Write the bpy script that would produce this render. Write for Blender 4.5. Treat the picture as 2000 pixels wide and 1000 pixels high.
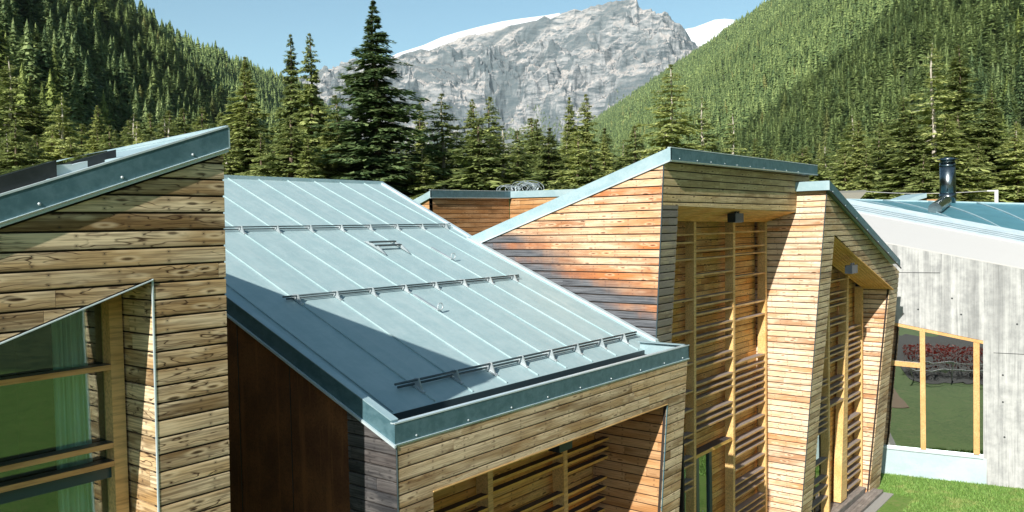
import bpy, math, random
import numpy as np
from mathutils import Vector, Matrix

for o in list(bpy.data.objects): bpy.data.objects.remove(o)
SC = bpy.context.scene
COL = SC.collection
PI = math.pi
GZ = -0.95                      # ground level

# ------------------------------------------------------------------ camera
ROT = ((0.622540111088802, 0.03926791469944751, -0.7816020988717335),
       (-0.7823172231667718, 0.00496103604935026, -0.6228604582552567),
       (-0.02058087515567571, 0.9992164024857049, 0.0338084099204995))
CAM = Vector((0, 0, 9.0))
FPX = 1632.156
cd = bpy.data.cameras.new('camera'); cam = bpy.data.objects.new('camera', cd); COL.objects.link(cam)
m3 = Matrix(ROT); mw = m3.to_4x4(); mw.translation = CAM; cam.matrix_world = mw
cd.lens = 29.379; cd.sensor_width = 36; cd.clip_start = 0.1; cd.clip_end = 40000
SC.camera = cam
RN = np.array(ROT)
def at_depth(x, y, d):
    r = RN @ np.array([x-1000, -(y-500), -FPX]) / FPX
    return np.array([0, 0, 9.0]) + r*d
def project(P):
    c = (np.asarray(P) - np.array([0, 0, 9.0])) @ RN
    return 1000 + c[..., 0]/-c[..., 2]*FPX, 500 - c[..., 1]/-c[..., 2]*FPX, -c[..., 2]

# ------------------------------------------------------------------ light
LD = Vector((1.60, 0.34, -1.0)).normalized()
w = bpy.data.worlds.new('World'); SC.world = w; w.use_nodes = True
nt = w.node_tree; bg = nt.nodes['Background']
sky = nt.nodes.new('ShaderNodeTexSky'); sky.sky_type = 'NISHITA'; sky.sun_disc = False
sky.sun_elevation = math.asin(-LD.z); sky.sun_rotation = math.atan2(-LD.x, -LD.y)
sky.altitude = 1700; sky.air_density = 1.0; sky.dust_density = 1.2; sky.ozone_density = 0.4
tint = nt.nodes.new('ShaderNodeMix'); tint.data_type = 'RGBA'; tint.blend_type = 'MULTIPLY'; tint.inputs[0].default_value = 1; tint.inputs[7].default_value = (0.84, 1.0, 0.88, 1)
nt.links.new(sky.outputs[0], tint.inputs[6]); nt.links.new(tint.outputs[2], bg.inputs[0]); bg.inputs[1].default_value = 0.115
sl = bpy.data.lights.new('sun', 'SUN'); sun = bpy.data.objects.new('sun', sl); COL.objects.link(sun)
sl.energy = 5.0; sl.angle = math.radians(0.53); sl.color = (1.0, 0.955, 0.88)
sun.rotation_euler = LD.to_track_quat('-Z', 'Y').to_euler(); sun.location = (-60, -20, 60)
vs = SC.view_settings; vs.view_transform = 'Standard'; vs.look = 'None'; vs.gamma = 1; vs.exposure = 0.66
vs.use_curve_mapping = False
SC.render.engine = 'CYCLES'

# ------------------------------------------------------------------ materials
class NB:
    def __init__(s, name):
        s.m = bpy.data.materials.new(name); s.m.use_nodes = True
        s.t = s.m.node_tree; s.n = s.t.nodes; s.b = s.n['Principled BSDF']
    def nd(s, typ, ins=None, **kw):
        n = s.n.new(typ)
        for k, v in kw.items(): setattr(n, k, v)
        for k, v in (ins or {}).items():
            if hasattr(v, 'is_output') or isinstance(v, bpy.types.NodeSocket): s.t.links.new(v, n.inputs[k])
            else: n.inputs[k].default_value = v
        return n
    def math(s, op, a, b=0.0, clamp=False):
        n = s.nd('ShaderNodeMath', {0: a, 1: b}, operation=op); n.use_clamp = clamp; return n.outputs[0]
    def mix(s, f, a, b, mode='MIX'):
        n = s.n.new('ShaderNodeMix'); n.data_type = 'RGBA'; n.blend_type = mode
        for i, v in ((0, f), (6, a), (7, b)):
            if isinstance(v, bpy.types.NodeSocket): s.t.links.new(v, n.inputs[i])
            else: n.inputs[i].default_value = (*v, 1) if i > 0 and len(v) == 3 else v
        return n.outputs[2]
    def ramp(s, f, pts):
        n = s.n.new('ShaderNodeValToRGB'); e = n.color_ramp.elements
        while len(e) < len(pts): e.new(0.5)
        for i, (p, c) in enumerate(pts):
            e[i].position = p; e[i].color = (*c, 1) if not isinstance(c, float) else (c, c, c, 1)
        s.t.links.new(f, n.inputs[0]); return n.outputs[0]
    def noise(s, vec, scale, detail=3, rough=0.55, dist=0.0):
        return s.nd('ShaderNodeTexNoise', {'Vector': vec, 'Scale': scale, 'Detail': detail, 'Roughness': rough, 'Distortion': dist}).outputs[0]
    def scale(s, vec, sc):
        return s.nd('ShaderNodeMapping', {'Vector': vec, 'Scale': sc}).outputs[0]
    def smooth(s, v, a, b):
        n = s.nd('ShaderNodeMapRange', {0: v, 1: a, 2: b}); n.interpolation_type = 'SMOOTHSTEP'; return n.outputs[0]
    def out(s, color=None, rough=0.6, metal=0.0, bump=None, bstr=0.3, bdist=0.01, spec=0.5):
        for k, v in (('Base Color', color), ('Roughness', rough), ('Metallic', metal), ('Specular IOR Level', spec)):
            if v is None: continue
            if isinstance(v, bpy.types.NodeSocket): s.t.links.new(v, s.b.inputs[k])
            else: s.b.inputs[k].default_value = (*v, 1) if isinstance(v, tuple) and len(v) == 3 else v
        if bump is not None:
            bn = s.nd('ShaderNodeBump', {'Height': bump, 'Strength': bstr, 'Distance': bdist})
            s.t.links.new(bn.outputs[0], s.b.inputs['Normal'])
        return s.m

def wood(name, base, alt, dark, light, knots=1.0, grain=1.0, weather=None, rings=1.0, gscale=1.0):
    """boards: UV x = metres along (random offset per board), y = metres across; attribute 'br' random per board, 'bv' 0..1 across"""
    B = NB(name)
    uv = B.nd('ShaderNodeUVMap').outputs[0]
    br = B.nd('ShaderNodeAttribute', attribute_name='br').outputs[2]
    geo = B.nd('ShaderNodeTexCoord').outputs['Object']
    sep = B.nd('ShaderNodeSeparateXYZ', {0: uv})
    u = sep.outputs[0]; v = sep.outputs[1]
    vec = B.nd('ShaderNodeCombineXYZ', {0: u, 1: v, 2: B.math('MULTIPLY', br, 40.0)}).outputs[0]
    fine = B.noise(B.scale(vec, (1.5, 60*gscale, 1)), 1.0, 4, 0.6)
    warp = B.noise(B.scale(vec, (1.6, 9, 1)), 1.0, 2, 0.5)
    # growth rings: bands of the warped field
    fld = B.math('ADD', B.math('MULTIPLY', warp, 9.0*gscale), B.math('MULTIPLY', v, 22.0*gscale))
    ring = B.math('ABSOLUTE', B.math('SINE', B.math('MULTIPLY', fld, 3.1)))
    ringm = B.smooth(ring, 0.0, 0.42)
    ringmask = B.smooth(B.noise(B.scale(vec, (0.9, 5, 1)), 1.0, 2, 0.5), 0.42, 0.56)
    tone = B.noise(B.scale(vec, (0.55, 3.0, 1)), 1.0, 3, 0.6)
    c = B.mix(B.smooth(br, 0.1, 0.9), base, alt)
    c = B.mix(B.math('MULTIPLY', B.smooth(B.math('FRACT', B.math('MULTIPLY', br, 7.31)), 0.55, 0.9), 0.8), c, tuple(x*0.5 for x in base))
    c = B.mix(B.smooth(tone, 0.35, 0.68), c, light)
    c = B.mix(B.math('MULTIPLY', B.smooth(fine, 0.62, 0.36), 0.55*grain), c, dark)
    rm = B.math('MULTIPLY', B.math('MULTIPLY', B.math('SUBTRACT', 1.0, ringm), ringmask), 0.75*rings)
    c = B.mix(rm, c, dark)
    vo = B.nd('ShaderNodeTexVoronoi', {'Vector': B.scale(vec, (2.1, 8.5, 1)), 'Scale': 1.0})
    kd = vo.outputs['Distance']
    kn = B.math('MULTIPLY', B.smooth(kd, 0.17, 0.07), 0.8*knots)
    c = B.mix(kn, c, tuple(x*0.6 for x in dark))
    halo = B.math('MULTIPLY', B.math('MULTIPLY', B.smooth(kd, 0.36, 0.2), B.smooth(kd, 0.12, 0.2)), 0.35*knots)
    c = B.mix(halo, c, tuple(min(1, x*1.15) for x in light))
    # fixings: two nail heads per board at every batten
    uu = B.math('ABSOLUTE', B.math('SUBTRACT', B.math('FRACT', B.math('MULTIPLY', u, 1.6)), 0.5))
    bvn = B.nd('ShaderNodeAttribute', attribute_name='bv').outputs[2]
    vv = B.math('ABSOLUTE', B.math('SUBTRACT', B.math('ABSOLUTE', B.math('SUBTRACT', bvn, 0.5)), 0.30))
    nail = B.math('MULTIPLY', B.smooth(uu, 0.013, 0.008), B.smooth(vv, 0.045, 0.025))
    stain = B.math('MULTIPLY', B.math('MULTIPLY', B.smooth(uu, 0.05, 0.01), B.smooth(vv, 0.2, 0.05)), 0.35)
    c = B.mix(stain, c, dark); c = B.mix(B.math('MULTIPLY', nail, 0.85), c, (0.03, 0.03, 0.03))
    st = B.smooth(B.noise(B.scale(vec, (1.1, 2.0, 1)), 1.3, 4, 0.7), 0.60, 0.74)
    c = B.mix(B.math('MULTIPLY', st, 0.55*grain), c, tuple(x*0.8 for x in dark))
    if weather == 'roofside':       # grey weathered ends of the boards where they meet the low roof
        ps = B.nd('ShaderNodeSeparateXYZ', {0: geo})
        hgt = B.math('SUBTRACT', ps.outputs[2], B.math('ADD', B.math('MULTIPLY', ps.outputs[1], 0.4226), 2.80))
        nz = B.noise(B.nd('ShaderNodeCombineXYZ', {0: B.math('MULTIPLY', ps.outputs[1], 1.5), 1: B.math('MULTIPLY', br, 60.0), 2: 0.0}).outputs[0], 1.0, 3, 0.6)
        lim = B.math('ADD', B.math('MULTIPLY', nz, 1.0), B.math('MULTIPLY', br, 0.75))
        gm = B.smooth(B.math('SUBTRACT', lim, hgt), -0.05, 0.55)
        low = B.smooth(ps.outputs[2], 9.0, 8.7)
        gm = B.math('MULTIPLY', gm, low)
        gcol = B.mix(B.smooth(fine, 0.3, 0.7), (0.035, 0.036, 0.042), (0.16, 0.165, 0.18))
        mid = B.math('MULTIPLY', B.smooth(B.math('SUBTRACT', lim, hgt), -0.45, 0.1), B.math('MULTIPLY', low, 0.55))
        c = B.mix(mid, c, (0.16, 0.075, 0.05))
        c = B.mix(gm, c, gcol)
    if weather == 'grey':
        ps = B.nd('ShaderNodeSeparateXYZ', {0: geo})
        gm = B.smooth(B.math('ADD', B.noise(B.scale(vec, (0.6, 2, 1)), 1.0, 3, 0.6), B.math('MULTIPLY', br, 0.25)), 0.45, 0.7)
        c = B.mix(B.math('MULTIPLY', gm, 0.75), c, (0.15, 0.14, 0.135))
    bv = B.nd('ShaderNodeAttribute', attribute_name='bv').outputs[2]
    edge = B.math('POWER', B.math('ABSOLUTE', B.math('SUBTRACT', B.math('MULTIPLY', bv, 2.0), 1.0)), 6.0)
    hb = B.math('ADD', B.math('MULTIPLY', fine, 0.25), B.math('MULTIPLY', edge, -1.0))
    hb = B.math('SUBTRACT', hb, B.math('MULTIPLY', rm, 0.3))
    return B.out(c, rough=0.62, bump=hb, bstr=0.5, bdist=0.006, spec=0.3)

M = {}
M['wood_near'] = wood('weathered_larch', (0.44, 0.265, 0.11), (0.66, 0.46, 0.24), (0.045, 0.018, 0.008), (0.85, 0.68, 0.44), 1.0, 1.0, None, 1.3, 0.75)
M['wood_band'] = wood('greyed_larch', (0.42, 0.265, 0.12), (0.60, 0.42, 0.22), (0.10, 0.045, 0.028), (0.74, 0.59, 0.38), 0.8, 0.8, None, 0.7)
M['wood_orange'] = wood('orange_larch', (0.58, 0.20, 0.06), (0.72, 0.40, 0.20), (0.16, 0.065, 0.035), (0.80, 0.56, 0.37), 1.0, 0.8, 'roofside', 0.6)
M['wood_olive'] = wood('olive_larch', (0.44, 0.30, 0.13), (0.55, 0.41, 0.20), (0.12, 0.065, 0.03), (0.64, 0.51, 0.30), 1.0, 0.8, None, 0.4)
M['wood_purple'] = wood('greyed_corner_larch', (0.20, 0.15, 0.09), (0.33, 0.27, 0.15), (0.07, 0.045, 0.04), (0.38, 0.33, 0.22), 1.0, 0.9, 'grey', 0.5)
M['wood_cream'] = wood('bleached_larch', (0.68, 0.34, 0.15), (0.80, 0.58, 0.38), (0.26, 0.10, 0.04), (0.86, 0.70, 0.52), 1.0, 0.7, None, 0.5)
M['wood_inner'] = wood('sheltered_larch', (0.80, 0.33, 0.065), (0.86, 0.45, 0.12), (0.18, 0.055, 0.015), (0.88, 0.54, 0.20), 1.0, 0.7, None, 0.5)
M['wood_grey'] = wood('grey_weathered_shaded_larch', (0.045, 0.047, 0.052), (0.10, 0.085, 0.08), (0.015, 0.014, 0.016), (0.14, 0.13, 0.125), 1.0, 1.0, None, 0.8)  # weathered grey, darkened further to stand in for the near wing's shadow
M['wood_rear'] = wood('rear_orange_larch', (0.42, 0.20, 0.07), (0.52, 0.28, 0.11), (0.11, 0.05, 0.025), (0.60, 0.36, 0.18), 0.8, 0.6, None, 0.3)

def timber(name, base, light, dark, top=None):
    B = NB(name)
    oc = B.nd('ShaderNodeTexCoord').outputs['Object']
    n1 = B.noise(B.scale(oc, (2.5, 30, 30)), 1.0, 4, 0.6)
    n2 = B.noise(oc, 1.7, 3, 0.6)
    c = B.mix(B.smooth(n2, 0.3, 0.7), base, light)
    c = B.mix(B.math('MULTIPLY', B.smooth(n1, 0.6, 0.35), 0.5), c, dark)
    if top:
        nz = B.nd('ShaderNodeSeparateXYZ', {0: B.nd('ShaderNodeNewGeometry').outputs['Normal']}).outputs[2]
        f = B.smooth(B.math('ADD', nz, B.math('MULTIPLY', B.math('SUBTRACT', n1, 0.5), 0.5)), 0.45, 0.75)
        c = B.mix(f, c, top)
    return B.out(c, rough=0.6, bump=n1, bstr=0.25, bdist=0.004, spec=0.3)
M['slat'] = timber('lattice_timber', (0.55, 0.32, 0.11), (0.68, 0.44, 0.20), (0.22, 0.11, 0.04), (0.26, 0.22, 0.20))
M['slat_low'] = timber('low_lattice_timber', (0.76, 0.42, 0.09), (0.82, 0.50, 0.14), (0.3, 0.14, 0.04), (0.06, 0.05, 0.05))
M['post'] = timber('post_timber', (0.70, 0.42, 0.15), (0.78, 0.52, 0.23), (0.26, 0.15, 0.06))
M['deck'] = timber('deck_timber', (0.22, 0.19, 0.17), (0.34, 0.30, 0.27), (0.09, 0.075, 0.07))
M['frame'] = timber('window_timber', (0.62, 0.35, 0.13), (0.72, 0.45, 0.20), (0.3, 0.16, 0.06))

M['wood_soffit'] = timber('soffit_timber', (0.82, 0.44, 0.13), (0.88, 0.54, 0.20), (0.36, 0.16, 0.05))
def metal(name, ca, cb, rough=0.5, metallic=0.35, sc=2.2, grain=0.0):
    B = NB(name)
    oc = B.nd('ShaderNodeTexCoord').outputs['Object']
    n = B.noise(B.scale(oc, (1.0, 0.55, 1.0)), sc, 5, 0.65, 0.4)
    n2 = B.noise(oc, 14.0, 3, 0.6)
    f = B.math('ADD', B.math('MULTIPLY', n, 0.75), B.math('MULTIPLY', n2, 0.25))
    c = B.mix(B.smooth(f, 0.38, 0.62), ca, cb)
    r = B.math('ADD', rough-0.08, B.math('MULTIPLY', n, 0.16))
    gn = B.noise(oc, 160.0, 2, 0.5) if grain else n2
    return B.out(c, rough=r, metal=metallic, bump=gn, bstr=0.12+grain, bdist=0.003)
def sheet_roof():
    B = NB('standing_seam_metal')
    oc = B.nd('ShaderNodeTexCoord').outputs['Object']; sx = B.nd('ShaderNodeSeparateXYZ', {0: oc})
    n = B.noise(oc, 2.4, 5, 0.7, 0.3); n2 = B.noise(oc, 16.0, 4, 0.7)
    stq = B.noise(B.scale(oc, (9.0, 0.35, 0.35)), 1.0, 4, 0.6)
    pan = B.nd('ShaderNodeTexWhiteNoise', {'W': B.math('FLOOR', B.math('DIVIDE', B.math('SUBTRACT', sx.outputs[0], 7.203), 0.857))}, noise_dimensions='1D').outputs[0]
    f = B.math('ADD', B.math('MULTIPLY', n, 0.5), B.math('ADD', B.math('MULTIPLY', n2, 0.25), B.math('MULTIPLY', stq, 0.25)))
    c = B.mix(B.smooth(f, 0.38, 0.62), (0.315, 0.44, 0.46), (0.385, 0.50, 0.515))
    c = B.mix(B.math('MULTIPLY', pan, 0.10), c, (0.20, 0.29, 0.31))
    c = B.mix(B.math('MULTIPLY', B.smooth(stq, 0.58, 0.72), 0.22), c, (0.46, 0.52, 0.52))
    c = B.mix(B.math('MULTIPLY', B.smooth(n2, 0.66, 0.78), 0.35), c, (0.16, 0.20, 0.20))
    bk = B.noise(B.scale(oc, (1.6, 0.9, 0.9)), 1.0, 2, 0.5)
    return B.out(c, B.math('ADD', 0.5, B.math('MULTIPLY', n2, 0.25)), 0.1, bump=B.math('ADD', bk, B.math('MULTIPLY', n2, 0.04)), bstr=0.35, bdist=0.06)
M['roof'] = sheet_roof()
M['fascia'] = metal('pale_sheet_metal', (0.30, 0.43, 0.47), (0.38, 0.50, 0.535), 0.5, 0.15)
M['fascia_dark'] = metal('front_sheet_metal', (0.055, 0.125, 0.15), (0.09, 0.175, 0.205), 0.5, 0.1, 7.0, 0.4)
M['trim'] = metal('bright_sheet_edge', (0.55, 0.66, 0.70), (0.65, 0.74, 0.77), 0.4, 0.3)
M['guard'] = metal('galvanised_guard', (0.05, 0.075, 0.085), (0.08, 0.11, 0.12), 0.45, 0.4)
M['bracket'] = metal('galvanised_bracket', (0.42, 0.48, 0.5), (0.55, 0.6, 0.62), 0.45, 0.5)
M['teal'] = metal('glossy_teal_roof', (0.085, 0.25, 0.31), (0.11, 0.30, 0.36), 0.34, 0.25)
M['steel'] = metal('polished_steel_flue', (0.15, 0.17, 0.18), (0.24, 0.27, 0.28), 0.24, 1.0)
M['black'] = metal('black_metal', (0.02, 0.025, 0.028), (0.035, 0.04, 0.045), 0.4, 0.2)
M['lampbox'] = metal('slate_lamp_box', (0.018, 0.026, 0.032), (0.028, 0.038, 0.044), 0.35, 0.2)
M['darkwood'] = NB('dark_cavity_timber').out((0.025, 0.017, 0.012), 0.8)
M['gutter'] = NB('dark_gutter').out((0.03, 0.05, 0.06), 0.5)
M['frame_dark'] = NB('dark_teal_frame').out((0.03, 0.07, 0.085), 0.35)
M['white'] = NB('white_paint').out((0.78, 0.78, 0.76), 0.5)
M['cable'] = NB('pale_cable').out((0.6, 0.6, 0.58), 0.5)

def corten():
    B = NB('rusted_steel_panel')
    oc = B.nd('ShaderNodeTexCoord').outputs['Object']
    n = B.noise(oc, 1.1, 5, 0.65); n2 = B.noise(oc, 30, 3, 0.6)
    c = B.mix(B.smooth(n, 0.35, 0.65), (0.13, 0.050, 0.022), (0.24, 0.095, 0.035))
    c = B.mix(B.math('MULTIPLY', B.smooth(n2, 0.4, 0.7), 0.4), c, (0.05, 0.02, 0.012))
    run = B.noise(B.scale(oc, (1, 7, 0.35)), 1.0, 4, 0.65)
    c = B.mix(B.math('MULTIPLY', B.smooth(run, 0.52, 0.7), 0.55), c, (0.32, 0.125, 0.042))
    return B.out(c, 0.8, bump=n2, bstr=0.2, bdist=0.004, spec=0.2)
M['corten'] = corten()

def concrete(name, a, b, streak=1.0):
    B = NB(name)
    oc = B.nd('ShaderNodeTexCoord').outputs['Object']
    s1 = B.noise(B.scale(oc, (9.0, 9.0, 0.30)), 1.0, 5, 0.7)
    s2 = B.noise(B.scale(oc, (1.3, 1.3, 0.15)), 1.0, 3, 0.5)
    n = B.noise(oc, 3.0, 6, 0.65)
    yy = B.nd('ShaderNodeSeparateXYZ', {0: oc}).outputs[1]
    brd = B.math('FRACT', B.math('MULTIPLY', yy, 6.6))
    line = B.math('MULTIPLY', B.smooth(B.math('ABSOLUTE', B.math('SUBTRACT', brd, 0.5)), 0.46, 0.5), 0.18*streak)
    cell = B.nd('ShaderNodeTexWhiteNoise', {'W': B.math('FLOOR', B.math('MULTIPLY', yy, 6.6))}, noise_dimensions='1D').outputs[0]
    f = B.math('ADD', B.math('MULTIPLY', s1, 0.5*streak), B.math('ADD', B.math('MULTIPLY', n, 0.5), B.math('MULTIPLY', B.math('SUBTRACT', cell, 0.5), 0.12*streak)))
    c = B.mix(B.smooth(f, 0.32, 0.66), a, b)
    c = B.mix(B.math('MULTIPLY', B.smooth(s2, 0.52, 0.70), 0.45*streak), c, tuple(x*0.62 for x in a))
    c = B.mix(line, c, (0.12, 0.12, 0.11))
    s3 = B.noise(B.scale(oc, (16, 16, 0.5)), 1.0, 3, 0.6)
    c = B.mix(B.math('MULTIPLY', B.smooth(s3, 0.56, 0.70), 0.45*streak), c, tuple(x*0.5 for x in a))
    return B.out(c, 0.85, bump=f, bstr=0.3, bdist=0.02, spec=0.2)
M['concrete'] = concrete('board_marked_concrete', (0.27, 0.275, 0.275), (0.50, 0.50, 0.49))
M['concrete_top'] = concrete('smooth_pale_concrete', (0.50, 0.49, 0.475), (0.58, 0.575, 0.56), 0.0)
M['panel'] = metal('pale_blue_base_panel', (0.40, 0.50, 0.53), (0.48, 0.58, 0.60), 0.5, 0.1, 1.2)

def glass(name, tint, refl=0.5):
    B = NB(name); t = B.t
    gl = B.nd('ShaderNodeBsdfGlossy', {'Color': (0.95, 1, 0.98, 1), 'Roughness': 0.01})
    tr = B.nd('ShaderNodeBsdfTransparent', {'Color': (*tint, 1)})
    lw = B.nd('ShaderNodeLayerWeight', {'Blend': 0.35})
    f = B.math('ADD', refl, B.math('MULTIPLY', lw.outputs['Fresnel'], 0.4), clamp=True)
    nz = B.noise(B.nd('ShaderNodeTexCoord').outputs['Object'], 0.9, 2, 0.5)
    bn = B.nd('ShaderNodeBump', {'Height': nz, 'Strength': 0.16, 'Distance': 0.03})
    t.links.new(bn.outputs[0], gl.inputs['Normal'])
    mx = B.nd('ShaderNodeMixShader', {0: f, 1: tr.outputs[0], 2: gl.outputs[0]})
    t.links.new(mx.outputs[0], B.n['Material Output'].inputs[0]); return B.m
M['glass'] = glass('window_glass', (0.80, 0.92, 0.90), 0.13)
M['glass_dark'] = glass('dark_window_glass', (0.16, 0.2, 0.2), 0.42)
def curtain():
    B = NB('pale_green_curtain')
    oc = B.nd('ShaderNodeTexCoord').outputs['Object']
    n = B.noise(B.scale(oc, (12, 12, 0.2)), 1.0, 3, 0.6)
    return B.out(B.mix(B.smooth(n, 0.3, 0.7), (0.50, 0.68, 0.64), (0.80, 0.90, 0.87)), 0.9, bump=n, bstr=0.8, bdist=0.05)
M['curtain'] = curtain()
M['room'] = NB('dark_room').out((0.014, 0.016, 0.017), 0.9)

def leaf(name, dark, mid, light):
    B = NB(name)
    tn = B.nd('ShaderNodeAttribute', attribute_name='tone').outputs[2]
    oi = B.nd('ShaderNodeObjectInfo').outputs['Random']
    tr = B.nd('ShaderNodeAttribute', attribute_name='trand').outputs[2]
    r = B.math('FRACT', B.math('ADD', oi, tr))
    f = B.math('ADD', B.math('MULTIPLY', tn, 0.7), B.math('MULTIPLY', r, 0.4))
    c = B.ramp(f, [(0.1, dark), (0.5, mid), (0.95, light)])
    if name.startswith('mixed'): c = B.mix(B.math('MULTIPLY', B.smooth(B.math('FRACT', B.math('MULTIPLY', r, 13.7)), 0.97, 0.985), 0.5), c, (0.36, 0.33, 0.11))
    B.out(c, 0.65, spec=0.25)
    B.b.inputs['Subsurface Weight'].default_value = 0.0
    # thin foliage lets some light through
    tl = B.nd('ShaderNodeBsdfTranslucent', {'Color': c})
    mx = B.nd('ShaderNodeMixShader', {0: 0.32, 1: B.b.outputs[0], 2: tl.outputs[0]})
    B.t.links.new(mx.outputs[0], B.n['Material Output'].inputs[0])
    return B.m
M['spruce'] = leaf('spruce_needles', (0.12, 0.165, 0.06), (0.31, 0.37, 0.125), (0.60, 0.63, 0.24))
M['spruce_deep'] = leaf('deep_green_needles', (0.065, 0.12, 0.055), (0.16, 0.235, 0.09), (0.36, 0.44, 0.18))
M['larch'] = leaf('larch_needles', (0.09, 0.13, 0.035), (0.21, 0.27, 0.07), (0.38, 0.45, 0.13))
M['far_forest'] = leaf('mixed_forest_needles', (0.075, 0.125, 0.050), (0.175, 0.245, 0.085), (0.34, 0.42, 0.15))
def bark(name, a, b):
    B = NB(name)
    oc = B.nd('ShaderNodeTexCoord').outputs['Object']
    n = B.noise(B.scale(oc, (6, 6, 1.2)), 1.0, 4, 0.6)
    return B.out(B.mix(B.smooth(n, 0.3, 0.7), a, b), 0.9, bump=n, bstr=0.5, bdist=0.05)
M['bark'] = bark('brown_bark', (0.09, 0.065, 0.045), (0.20, 0.15, 0.11))
M['bark_pale'] = bark('pale_bark', (0.38, 0.34, 0.29), (0.60, 0.55, 0.48))

# ------------------------------------------------------------------ mesh helpers
class MB:
    def __init__(s): s.v = []; s.f = []; s.mi = []
    def face(s, pts, mi=0):
        i = len(s.v); s.v += [tuple(p) for p in pts]; s.f.append(tuple(range(i, i+len(pts)))); s.mi.append(mi)
    def hexa(s, p, mi=0):          # 8 corners: 0-3 one side, 4-7 the other
        i = len(s.v); s.v += [tuple(q) for q in p]
        for f in ((0, 3, 2, 1), (4, 5, 6, 7), (0, 1, 5, 4), (1, 2, 6, 5), (2, 3, 7, 6), (3, 0, 4, 7)):
            s.f.append(tuple(i+k for k in f)); s.mi.append(mi)
        return s
    def box(s, x0, x1, y0, y1, z0, z1, mi=0):
        return s.hexa([(x0, y0, z0), (x1, y0, z0), (x1, y1, z0), (x0, y1, z0), (x0, y0, z1), (x1, y0, z1), (x1, y1, z1), (x0, y1, z1)], mi)
    def prism(s, poly, d, mi=0):   # 3-D planar polygon extruded by vector d
        n = len(poly); i = len(s.v)
        s.v += [tuple(p) for p in poly] + [tuple(Vector(p)+Vector(d)) for p in poly]
        s.f.append(tuple(i+k for k in range(n))[::-1]); s.mi.append(mi)
        s.f.append(tuple(i+n+k for k in range(n))); s.mi.append(mi)
        for k in range(n):
            k2 = (k+1) % n
            s.f.append((i+k, i+k2, i+n+k2, i+n+k)); s.mi.append(mi)
        return s
    def tube(s, pts, r, seg=8, mi=0, cap=True):
        pts = [Vector(p) for p in pts]; rr = r if isinstance(r, (list, tuple)) else [r]*len(pts)
        i = len(s.v)
        for k, p in enumerate(pts):
            d = (pts[min(k+1, len(pts)-1)] - pts[max(k-1, 0)]).normalized()
            a = d.cross(Vector((0, 0, 1)));
            if a.length < 1e-3: a = d.cross(Vector((1, 0, 0)))
            a.normalize(); b = d.cross(a)
            for j in range(seg):
                t = 2*PI*j/seg; s.v.append(tuple(p + a*math.cos(t)*rr[k] + b*math.sin(t)*rr[k]))
        for k in range(len(pts)-1):
            for j in range(seg):
                j2 = (j+1) % seg
                s.f.append((i+k*seg+j, i+k*seg+j2, i+(k+1)*seg+j2, i+(k+1)*seg+j)); s.mi.append(mi)
        if cap:
            s.f.append(tuple(i+j for j in range(seg))); s.mi.append(mi)
            s.f.append(tuple(i+(len(pts)-1)*seg+j for j in range(seg))[::-1]); s.mi.append(mi)
        return s
    def build(s, name, mats, parent=None, smooth=False):
        me = bpy.data.meshes.new(name)
        off = Vector(parent.get('_o', (0, 0, 0))) if parent else Vector((0, 0, 0))
        me.from_pydata([tuple(Vector(v)-off) for v in s.v] if False else s.v, [], s.f)
        if not isinstance(mats, (list, tuple)): mats = [mats]
        for m in mats: me.materials.append(m)
        me.polygons.foreach_set('material_index', s.mi)
        if smooth: me.polygons.foreach_set('use_smooth', [True]*len(me.polygons))
        import bmesh
        bm = bmesh.new(); bm.from_mesh(me); bmesh.ops.recalc_face_normals(bm, faces=bm.faces); bm.to_mesh(me); bm.free()
        return link(name, me, parent)
WORLD = {}
def link(name, me, parent=None):
    o = bpy.data.objects.new(name, me); COL.objects.link(o)
    if parent is not None:
        o.parent = parent
        o.location = -wloc(parent)
    return o
def wloc(o):
    l = Vector(o.location)
    while o.parent is not None:
        o = o.parent; l = l + Vector(o.location)
    return l
def empty(name, loc, label, cat, group=None):
    o = bpy.data.objects.new(name, None); COL.objects.link(o); o.location = loc; o.empty_display_size = 0.5
    return tag(o, label, cat, group)
def tag(o, label=None, cat=None, group=None, kind=None):
    if label: o['label'] = label
    if cat: o['category'] = cat
    if group: o['group'] = group
    if kind: o['kind'] = kind
    return o
def np_mesh(name, V, F, mat, attrs=None, smooth=False):
    me = bpy.data.meshes.new(name)
    V = np.asarray(V, np.float32); F = np.asarray(F, np.int32); k = F.shape[1]
    me.vertices.add(len(V)); me.vertices.foreach_set('co', V.ravel())
    me.loops.add(F.size); me.loops.foreach_set('vertex_index', F.ravel())
    me.polygons.add(len(F)); me.polygons.foreach_set('loop_start', np.arange(0, F.size, k, dtype=np.int32))
    try: me.polygons.foreach_set('loop_total', np.full(len(F), k, np.int32))
    except Exception: pass
    for a, (dom, vals) in (attrs or {}).items():
        at = me.attributes.new(a, 'FLOAT', dom); at.data.foreach_set('value', np.asarray(vals, np.float32))
    if mat: me.materials.append(mat)
    if smooth: me.polygons.foreach_set('use_smooth', [True]*len(F))
    me.update(calc_edges=True); return me

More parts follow.
